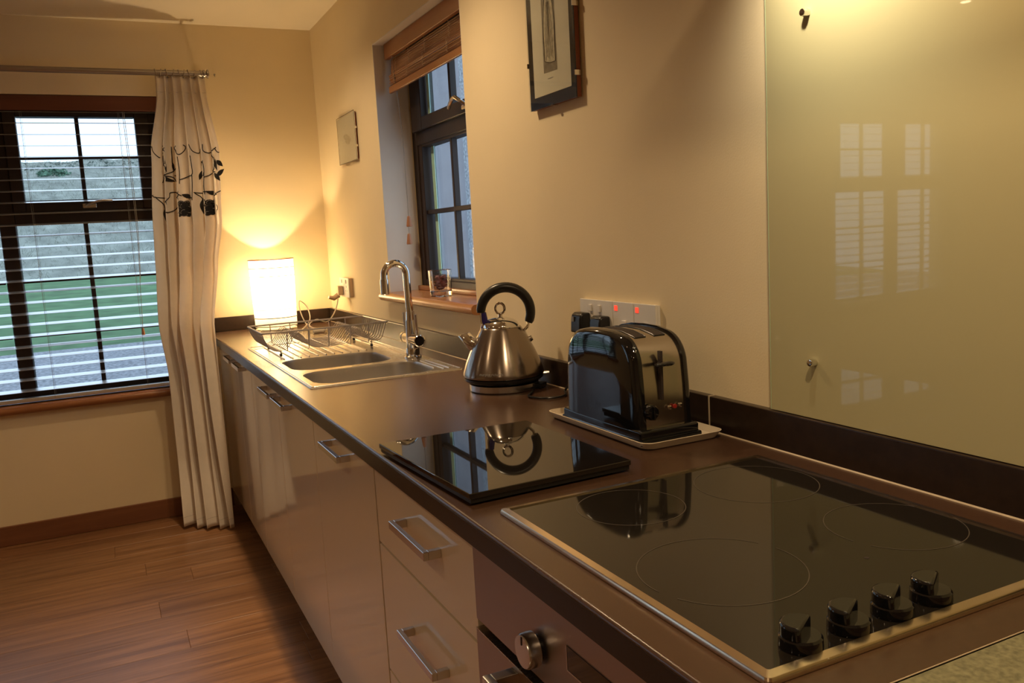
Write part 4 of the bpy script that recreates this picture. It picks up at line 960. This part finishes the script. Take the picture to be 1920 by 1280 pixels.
rrs[0] = rrs[-1] = 0.0105
part('handle_grip', MB().tube(P, rrs, 16), M['blackmatt'], kt)
e0, e1 = P[0], P[-1]
side = Vector((0.4, 0.92, 0)).normalized()
for s in (-0.006, 0.006):
    part('handle_arm', MB().tube(bez([e0+side*s+Vector((0, 0, 0.004)), e0+side*s+Vector((0, 0, -0.022)), e0+side*s+rk2*0.004+Vector((0, 0, -0.038)), Vector((KX, KY, KZ+0.157))-rk2*0.056+side*s], 5), 0.0026, 8), M['chrome'], kt)
part('handle_arm', MB().tube(bez([e1, e1+Vector((0, 0, -0.010))-rk2*0.002, e1-rk2*0.012+Vector((0, 0, -0.022)), Vector((KX, KY, KZ+0.138))+rk2*0.068], 5), 0.0042, 10), M['chrome'], kt)
part('blue_insert', MB().tube([e0+rk2*0.006+Vector((0, 0, 0.0)), e0+rk2*0.010+Vector((0, 0, -0.024)), Vector((KX, KY, KZ+0.160))-rk2*0.050], [0.0085, 0.0085, 0.007], 10), M['blue'], kt, label='dark blue translucent plastic piece under the handle')
sb0 = Vector((KX, KY, KZ+0.118))-rk2*0.074; sb1 = Vector((KX, KY, KZ+0.155))-rk2*0.101
m_ = MB(); n = 20
up3 = Vector((0, 0, 1)); t_ = bmesh.new(); rings = []
for (c, ra, ea, rb) in ((sb0+rk2*0.012-up3*0.012, 0.017, up3, 0.024), (sb0-rk2*0.004+up3*0.004, 0.0145, (up3+rk2*0.5).normalized(), 0.019), (sb1-up3*0.002, 0.0125, (rk2+up3*0.25).normalized(), 0.0165)):
    rings.append([t_.verts.new(c+side*ra*math.cos(2*PI*k/n)+ea*rb*math.sin(2*PI*k/n)) for k in range(n)])
for A, B in zip(rings, rings[1:]):
    for k in range(n): t_.faces.new((A[k], A[(k+1) % n], B[(k+1) % n], B[k]))
bmesh.ops.recalc_face_normals(t_, faces=t_.faces); m_._add(t_)
spo = part('spout', m_, M['chrome'], kt); sdm = spo.modifiers.new('s', 'SOLIDIFY'); sdm.thickness = 0.0012
part('boss', MB().lathe([(0.014, 0), (0.013, 0.006), (0, 0.009)], (0, 0, 0), 20).b and MB().cyl(Vector((KX, KY, KZ+0.128))+rk2*0.070, Vector((KX, KY, KZ+0.134))+rk2*0.083, 0.011, 0.008, 18, 0.001), M['chrome'], kt)
sdir = Vector((0.55, -0.83, 0)).normalized()
part('power_switch', MB().tube([Vector((KX, KY, KZ+0.034))+rk2*0.100, Vector((KX, KY, KZ+0.036))+rk2*0.124], [0.006, 0.0045], 8), M['chrome'], kt)
# engraved name on lower body
tm = text_mesh('morphy richards', 0.0095, 0.0002)
vdir = Vector((-0.60, -0.80, 0)).normalized()
for v in tm.vertices:
    a = math.atan2(vdir.y, vdir.x)-0.10+v.co.x/0.103; z = 0.0545+v.co.y
    rad = 0.109-(z-0.050)*0.32+0.0006+v.co.z
    v.co = Vector((rad*math.cos(a), rad*math.sin(a), z))
part('maker_name', tm, M['greyprint'], kt, world=False)

cord(kt, [(-0.045, 0.672, 1.073), (-0.056, 0.674, 1.03), (-0.052, 0.70, 0.95), (-0.045, 0.74, 0.916), (-0.075, 0.69, 0.9145), (-0.125, 0.69, 0.9145), (-0.150, 0.74, 0.9145), (-0.115, 0.79, 0.9145), (-0.085, 0.835, 0.916)], 0.003, M['blackmatt'])
# ================================================================== TRAY + TOASTER
TRX0, TRX1, TRY0, TRY1 = -0.219, -0.030, 0.130, 0.522
tr_ = thing('melamine_tray', 'cream rectangular tray under the toaster', 'tray', (-0.125, 0.33, ZW))
m_ = MB(); lo = lambda g: rrect(TRX0+g, TRX1-g, TRY0+g, TRY1-g, 0.022, 6)
seq = [(0.014, ZW+0.0006), (0.008, ZW+0.002), (0.001, ZW+0.014), (0.0, ZW+0.0155), (0.002, ZW+0.016), (0.010, ZW+0.0045), (0.014, ZW+0.004)]
for (g0, z0), (g1, z1) in zip(seq, seq[1:]): m_.walls(lo(g0), z0, lo(g1), z1)
v = [m_.b.verts.new((x, y, ZW+0.0006)) for x, y in lo(0.014)]; m_.b.faces.new(v[::-1]); v = [m_.b.verts.new((x, y, ZW+0.004)) for x, y in lo(0.014)]; m_.b.faces.new(v)
part('tray_dish', m_, M['tray'], tr_, doubles=True)

X0, X1, Y0, Y1 = -0.211, -0.080, 0.165, 0.440; Z0, Z1 = ZW+0.005, 1.128
to = thing('toaster', 'two slot toaster with glossy black sides and steel wrap on a cream tray', 'toaster', (-0.135, 0.30, Z0))
part('toaster_base', MB().box(X0-0.0025, X1+0.004, Y0-0.012, Y1+0.010, Z0+0.004, Z0+0.030, 0.006, 3).box(X0-0.004, X1+0.006, Y0-0.018, Y1+0.014, Z0+0.001, Z0+0.014, 0.004, 2), M['black'], to)
def archprof(g=0.0, drop=0.0):
    a, b, z = Y0+g, Y1-g, Z1-g-drop; r = 0.062-g*0.3; zz0 = Z0+0.026
    flare = 0.008
    pts = [(b+0.0, zz0)]
    pts += [(b-0.004, zz0+0.08)]
    pts += arc(b-0.008-r, z-r-0.006, r, 10, 76, 8)
    top = [(b-0.008-r*1.0-0.0, z-0.004), ((a+b)/2+0.03, z-0.0005), ((a+b)/2-0.03, z-0.0005)]
    pts += [((a+b)/2+0.045, z-0.0015), ((a+b)/2, z), ((a+b)/2-0.045, z-0.0015)]
    pts += arc(a+0.008+r, z-r-0.006, r, 104, 170, 8)
    pts += [(a+0.004, zz0+0.08), (a, zz0)]
    return pts
# steel wrap
part('steel_wrap', MB().prism(archprof(0.0045), X0+0.016, X1-0.014, 'x'), M['toastmetal'], to, sharp=30)
# glossy black cheeks with heavily rounded outer edge
def cheek(xin, xout):
    m_ = MB(); sgn = 1 if xout > xin else -1; w = abs(xout-xin)
    lev = [(0.0, 0.0)]+[(w*(1-math.cos(math.radians(0)))*0, 0)]
    seq = [(xin, 0.0)]+[(xin+sgn*(w*0.25), 0.0)]+[(xin+sgn*(w*0.25+w*0.75*math.sin(math.radians(t))), 0.014*(1-math.cos(math.radians(t)))) for t in (15, 30, 45, 60, 75, 90)]
    seq += [(xout+sgn*d_, g_) for g_, d_ in ((0.022, 0.0012), (0.032, 0.0022), (0.044, 0.0030), (0.056, 0.0034))]
    t_ = bmesh.new(); rings = []
    for x, g in seq: rings.append([t_.verts.new((x, y, z)) for y, z in archprof(g)])
    n = len(rings[0])
    for A, B in zip(rings, rings[1:]):
        for k in range(n): t_.faces.new((A[k], A[(k+1) % n], B[(k+1) % n], B[k]))
    t_.faces.new(rings[-1]); t_.faces.new(rings[0][::-1]); bmesh.ops.recalc_face_normals(t_, faces=t_.faces); m_._add(t_); return m_
part('side_panel', cheek(X0+0.020, X0), M['black'], to, sharp=40, label='glossy black side panel')
part('side_panel', cheek(X1-0.016, X1), M['black'], to, sharp=40, label='glossy black side panel')
for xc in (X0+0.046, X1-0.040):
    def slotpts(o):
        ptsu = []; L = archprof(0.0045+o)
        return [p for p in L if Y0+0.050 < p[0] < Y1-0.050]
    w = 0.0125
    sp0 = [(y, z+0.0006) for y, z in slotpts(0)]
    m_ = MB(); vs_ = [[m_.b.verts.new((xc+s*w, y, z+0.0002)) for s in (-1, 1)] for y, z in sp0]
    for A, B in zip(vs_, vs_[1:]): m_.b.faces.new((A[0], A[1], B[1], B[0]))
    sl = part('bread_slot', m_, M['darkprint'], to, smooth=False)
    lip = [Vector((xc-w, y, z)) for y, z in sp0]+[Vector((xc+w, y, z)) for y, z in sp0[::-1]]
    part('slot_rim', MB().tube(lip, 0.0013, 6, closed=True), M['blackmatt'], sl)
    for q in (-0.006, 0.0, 0.006): part('guard_wire', MB().tube([(xc+q, y, z+0.0002) for y, z in sp0[1:-1]], 0.0005, 4), M['blackmatt'], sl)
ye = Y0+0.006; xm = (X0+X1)/2-0.006
part('lever_slot', MB().box(xm-0.0028, xm+0.0028, Y0+0.001, Y0+0.010, 0.996, 1.090, 0.0), M['darkprint'], to, smooth=False)
lv = part('lever', MB().box(xm-0.006, xm+0.006, Y0-0.007, Y0+0.006, 1.062, 1.070, 0.002, 2), M['black'], to)
t_ = bmesh.new(); n = 14; rings = []
for k in range(15):
    s = -1+2*k/14; wd = 0.0075*math.sqrt(max(0.02, 1-s*s*0.98))*(0.72+0.5*abs(s) if abs(s) < 0.6 else 1.02)
    rings.append([t_.verts.new((xm+s*0.0235, Y0-0.008+wd*1.1*math.cos(2*PI*q/n), 1.066+wd*0.75*math.sin(2*PI*q/n))) for q in range(n)])
for A, B in zip(rings, rings[1:]):
    for q in range(n): t_.faces.new((A[q], A[(q+1) % n], B[(q+1) % n], B[q]))
t_.faces.new(rings[0]); t_.faces.new(rings[-1][::-1]); bmesh.ops.recalc_face_normals(t_, faces=t_.faces)
part('lever_wings', MB()._add(t_), M['black'], lv)
part('browning_knob', MB().lathe([(0.015, 0), (0.015, 0.008), (0.012, 0.013), (0, 0.014)], (X0+0.030, Y0+0.003, 0.976), 28, '-Y').box(X0+0.0275, X0+0.0325, Y0-0.015, Y0-0.009, 0.963, 0.989, 0.0015, 2), M['black'], to)
for k in range(3):
    part('push_button', MB().lathe([(0.0042, 0), (0.0042, 0.003), (0, 0.0045)], (X1-0.056+0.0125*k, Y0+0.003, 0.979+0.001*k), 16, '-Y'), M['reddim'] if k == 1 else M['chrome'], to, label='glowing red button' if k == 1 else 'chrome button')
tm = text_mesh('morphy richards', 0.009, 0.0002)
for v in tm.vertices: v.co = Vector((X0-0.0003-v.co.z, 0.395-v.co.x, 0.968+v.co.y))
part('maker_name', tm, mat('dull_grey_print', (0.07, 0.07, 0.075), 0.5, noise=0.05), to)

cord(to, [(-0.045, 0.582, 1.072), (-0.055, 0.580, 1.03), (-0.052, 0.56, 0.96), (-0.055, 0.53, 0.936), (-0.09, 0.49, 0.930), (-0.12, 0.448, 0.935)], 0.003, M['blackmatt'])
# ================================================================== BLACK GLASS BOARD
gb = thing('worktop_saver', 'thick black glass worktop saver board in front of the kettle', 'board', (-0.47, 0.24, ZW))
m_ = MB(); q = [(-0.6335, 0.4440), (-0.6130, 0.0360), (-0.3060, 0.0480), (-0.3090, 0.4400)]
m_.prism(q, ZW+0.0115, ZW+0.0205, 'z')
o = part('glass_board', m_, M['blackglass'], gb, smooth=False); bv = o.modifiers.new('b', 'BEVEL'); bv.width = 0.0012; bv.segments = 2
q2 = [(x+(0.0025 if x < -0.5 else -0.0025), y+(-0.0025 if y > 0.2 else 0.0025)) for x, y in q]
part('board_core', MB().prism(q2, ZW+0.004, ZW+0.0113, 'z'), M['blackmatt'], gb, smooth=False)
for x, y in ((-0.60, 0.41), (-0.59, 0.07), (-0.335, 0.08), (-0.335, 0.41)): part('rubber_foot', MB().cyl((x, y, ZW+0.0003), (x, y, ZW+0.0042), 0.009, n=16), M['blackmatt'], gb)

# ================================================================== HOB
HX0, HX1, HY0, HY1 = -0.588, -0.083, -0.590, -0.016; HZ = ZW+0.0006
hb = thing('ceramic_hob', 'black glass ceramic hob with brushed metal edge trim and four knobs', 'hob', (-0.335, -0.30, HZ))
part('glass_top', MB().prism(rrect(HX0+0.0085, HX1-0.0085, HY0+0.0085, HY1-0.0085, 0.003, 3), HZ+0.001, HZ+0.0058, 'z'), M['hobglass'], hb)
t_ = bmesh.new()
o1 = rrect(HX0, HX1, HY0, HY1, 0.006, 4); o2 = rrect(HX0+0.0018, HX1-0.0018, HY0+0.0018, HY1-0.0018, 0.005, 4); o3 = rrect(HX0+0.0115, HX1-0.0115, HY0+0.0125, HY1-0.0115, 0.003, 4)
m_ = MB()
for (A, z0), (B, z1) in (((o1, HZ), (o1, HZ+0.0040)), ((o1, HZ+0.0040), (o2, HZ+0.0066)), ((o2, HZ+0.0066), (o3, HZ+0.0076)), ((o3, HZ+0.0076), (o3, HZ+0.0015))): m_.walls(A, z0, B, z1)
part('edge_trim', m_, M['hobtrim'], hb, doubles=True, label='brushed warm metal edge trim')
for (x, y, r_, gaps) in ((-0.420, -0.120, 0.080, ()), (-0.198, -0.139, 0.095, ()), (-0.179, -0.382, 0.088, (1,)), (-0.460, -0.371, 0.100, (1,))):
    m_ = MB(); n = 96; w = 0.0006
    A = [m_.b.verts.new((x+(r_-w)*math.cos(2*PI*k/n), y+(r_-w)*math.sin(2*PI*k/n), HZ+0.0061)) for k in range(n)]; B = [m_.b.verts.new((x+(r_+w)*math.cos(2*PI*k/n), y+(r_+w)*math.sin(2*PI*k/n), HZ+0.0061)) for k in range(n)]
    for k in range(n):
        if gaps and (k % 48) in (2, 3, 4, 5): continue
        m_.b.faces.new((A[k], B[k], B[(k+1) % n], A[(k+1) % n]))
    part('cooking_zone', m_, M['ring'], hb, smooth=False)
HK = [(-0.517, -0.5575), (-0.452, -0.5565), (-0.389, -0.5555), (-0.329, -0.5545)]
for x, y in HK:
    r_ = 0.0210; z = HZ+0.006
    k_ = part('knob', MB().lathe([(r_, 0), (r_+0.0005, 0.002), (r_, 0.0105), (r_-0.002, 0.0125), (0, 0.0130)], (x, y, z), 36), M['black'], hb)
    # tall half: D-shaped grip covering the far side, cut diagonally
    pts = []
    for a in range(15, 231, 15): pts.append((x+(r_-0.001)*math.cos(math.radians(a)), y+(r_-0.001)*math.sin(math.radians(a))))
    g = part('knob_grip', MB().prism(pts, z+0.010, z+0.0255, 'z'), M['black'], k_)
    bv = g.modifiers.new('b', 'BEVEL'); bv.width = 0.003; bv.segments = 3; bv.limit_method = 'ANGLE'
    part('marker_dot', MB().cyl((x+0.004, y-0.030, z-0.0002), (x+0.004, y-0.030, z+0.0002), 0.0015, n=12), M['paper'], hb)
part('indicator', MB().cyl((-0.295, -0.440, HZ+0.0057), (-0.295, -0.440, HZ+0.0061), 0.003, n=14), M['darkprint'], hb)

# ================================================================== DOWNLIGHTS
for i, (x, y) in enumerate(DOWNLIGHTS):
    t = thing('ceiling_downlight', ['downlight above the kettle side of the worktop', 'downlight nearest the curtain, above the sink', 'downlight above the hob end of the room', 'downlight in the middle of the room', 'downlight near the far left window', 'downlight behind the camera', 'downlight at the left rear of the room', 'downlight beside the left wall'][i], 'ceiling light', (x, y, CEIL), 'ceiling downlights')
    part('bezel', MB().lathe([(0.026, -0.001), (0.040, -0.004), (0.044, -0.001), (0.044, 0.0)], (x, y, CEIL), 32, cap=False), M['satin'], t)
    part('lamp_face', MB().cyl((x, y, CEIL-0.0005), (x, y, CEIL-0.002), 0.025, n=24), M['spotface'], t)
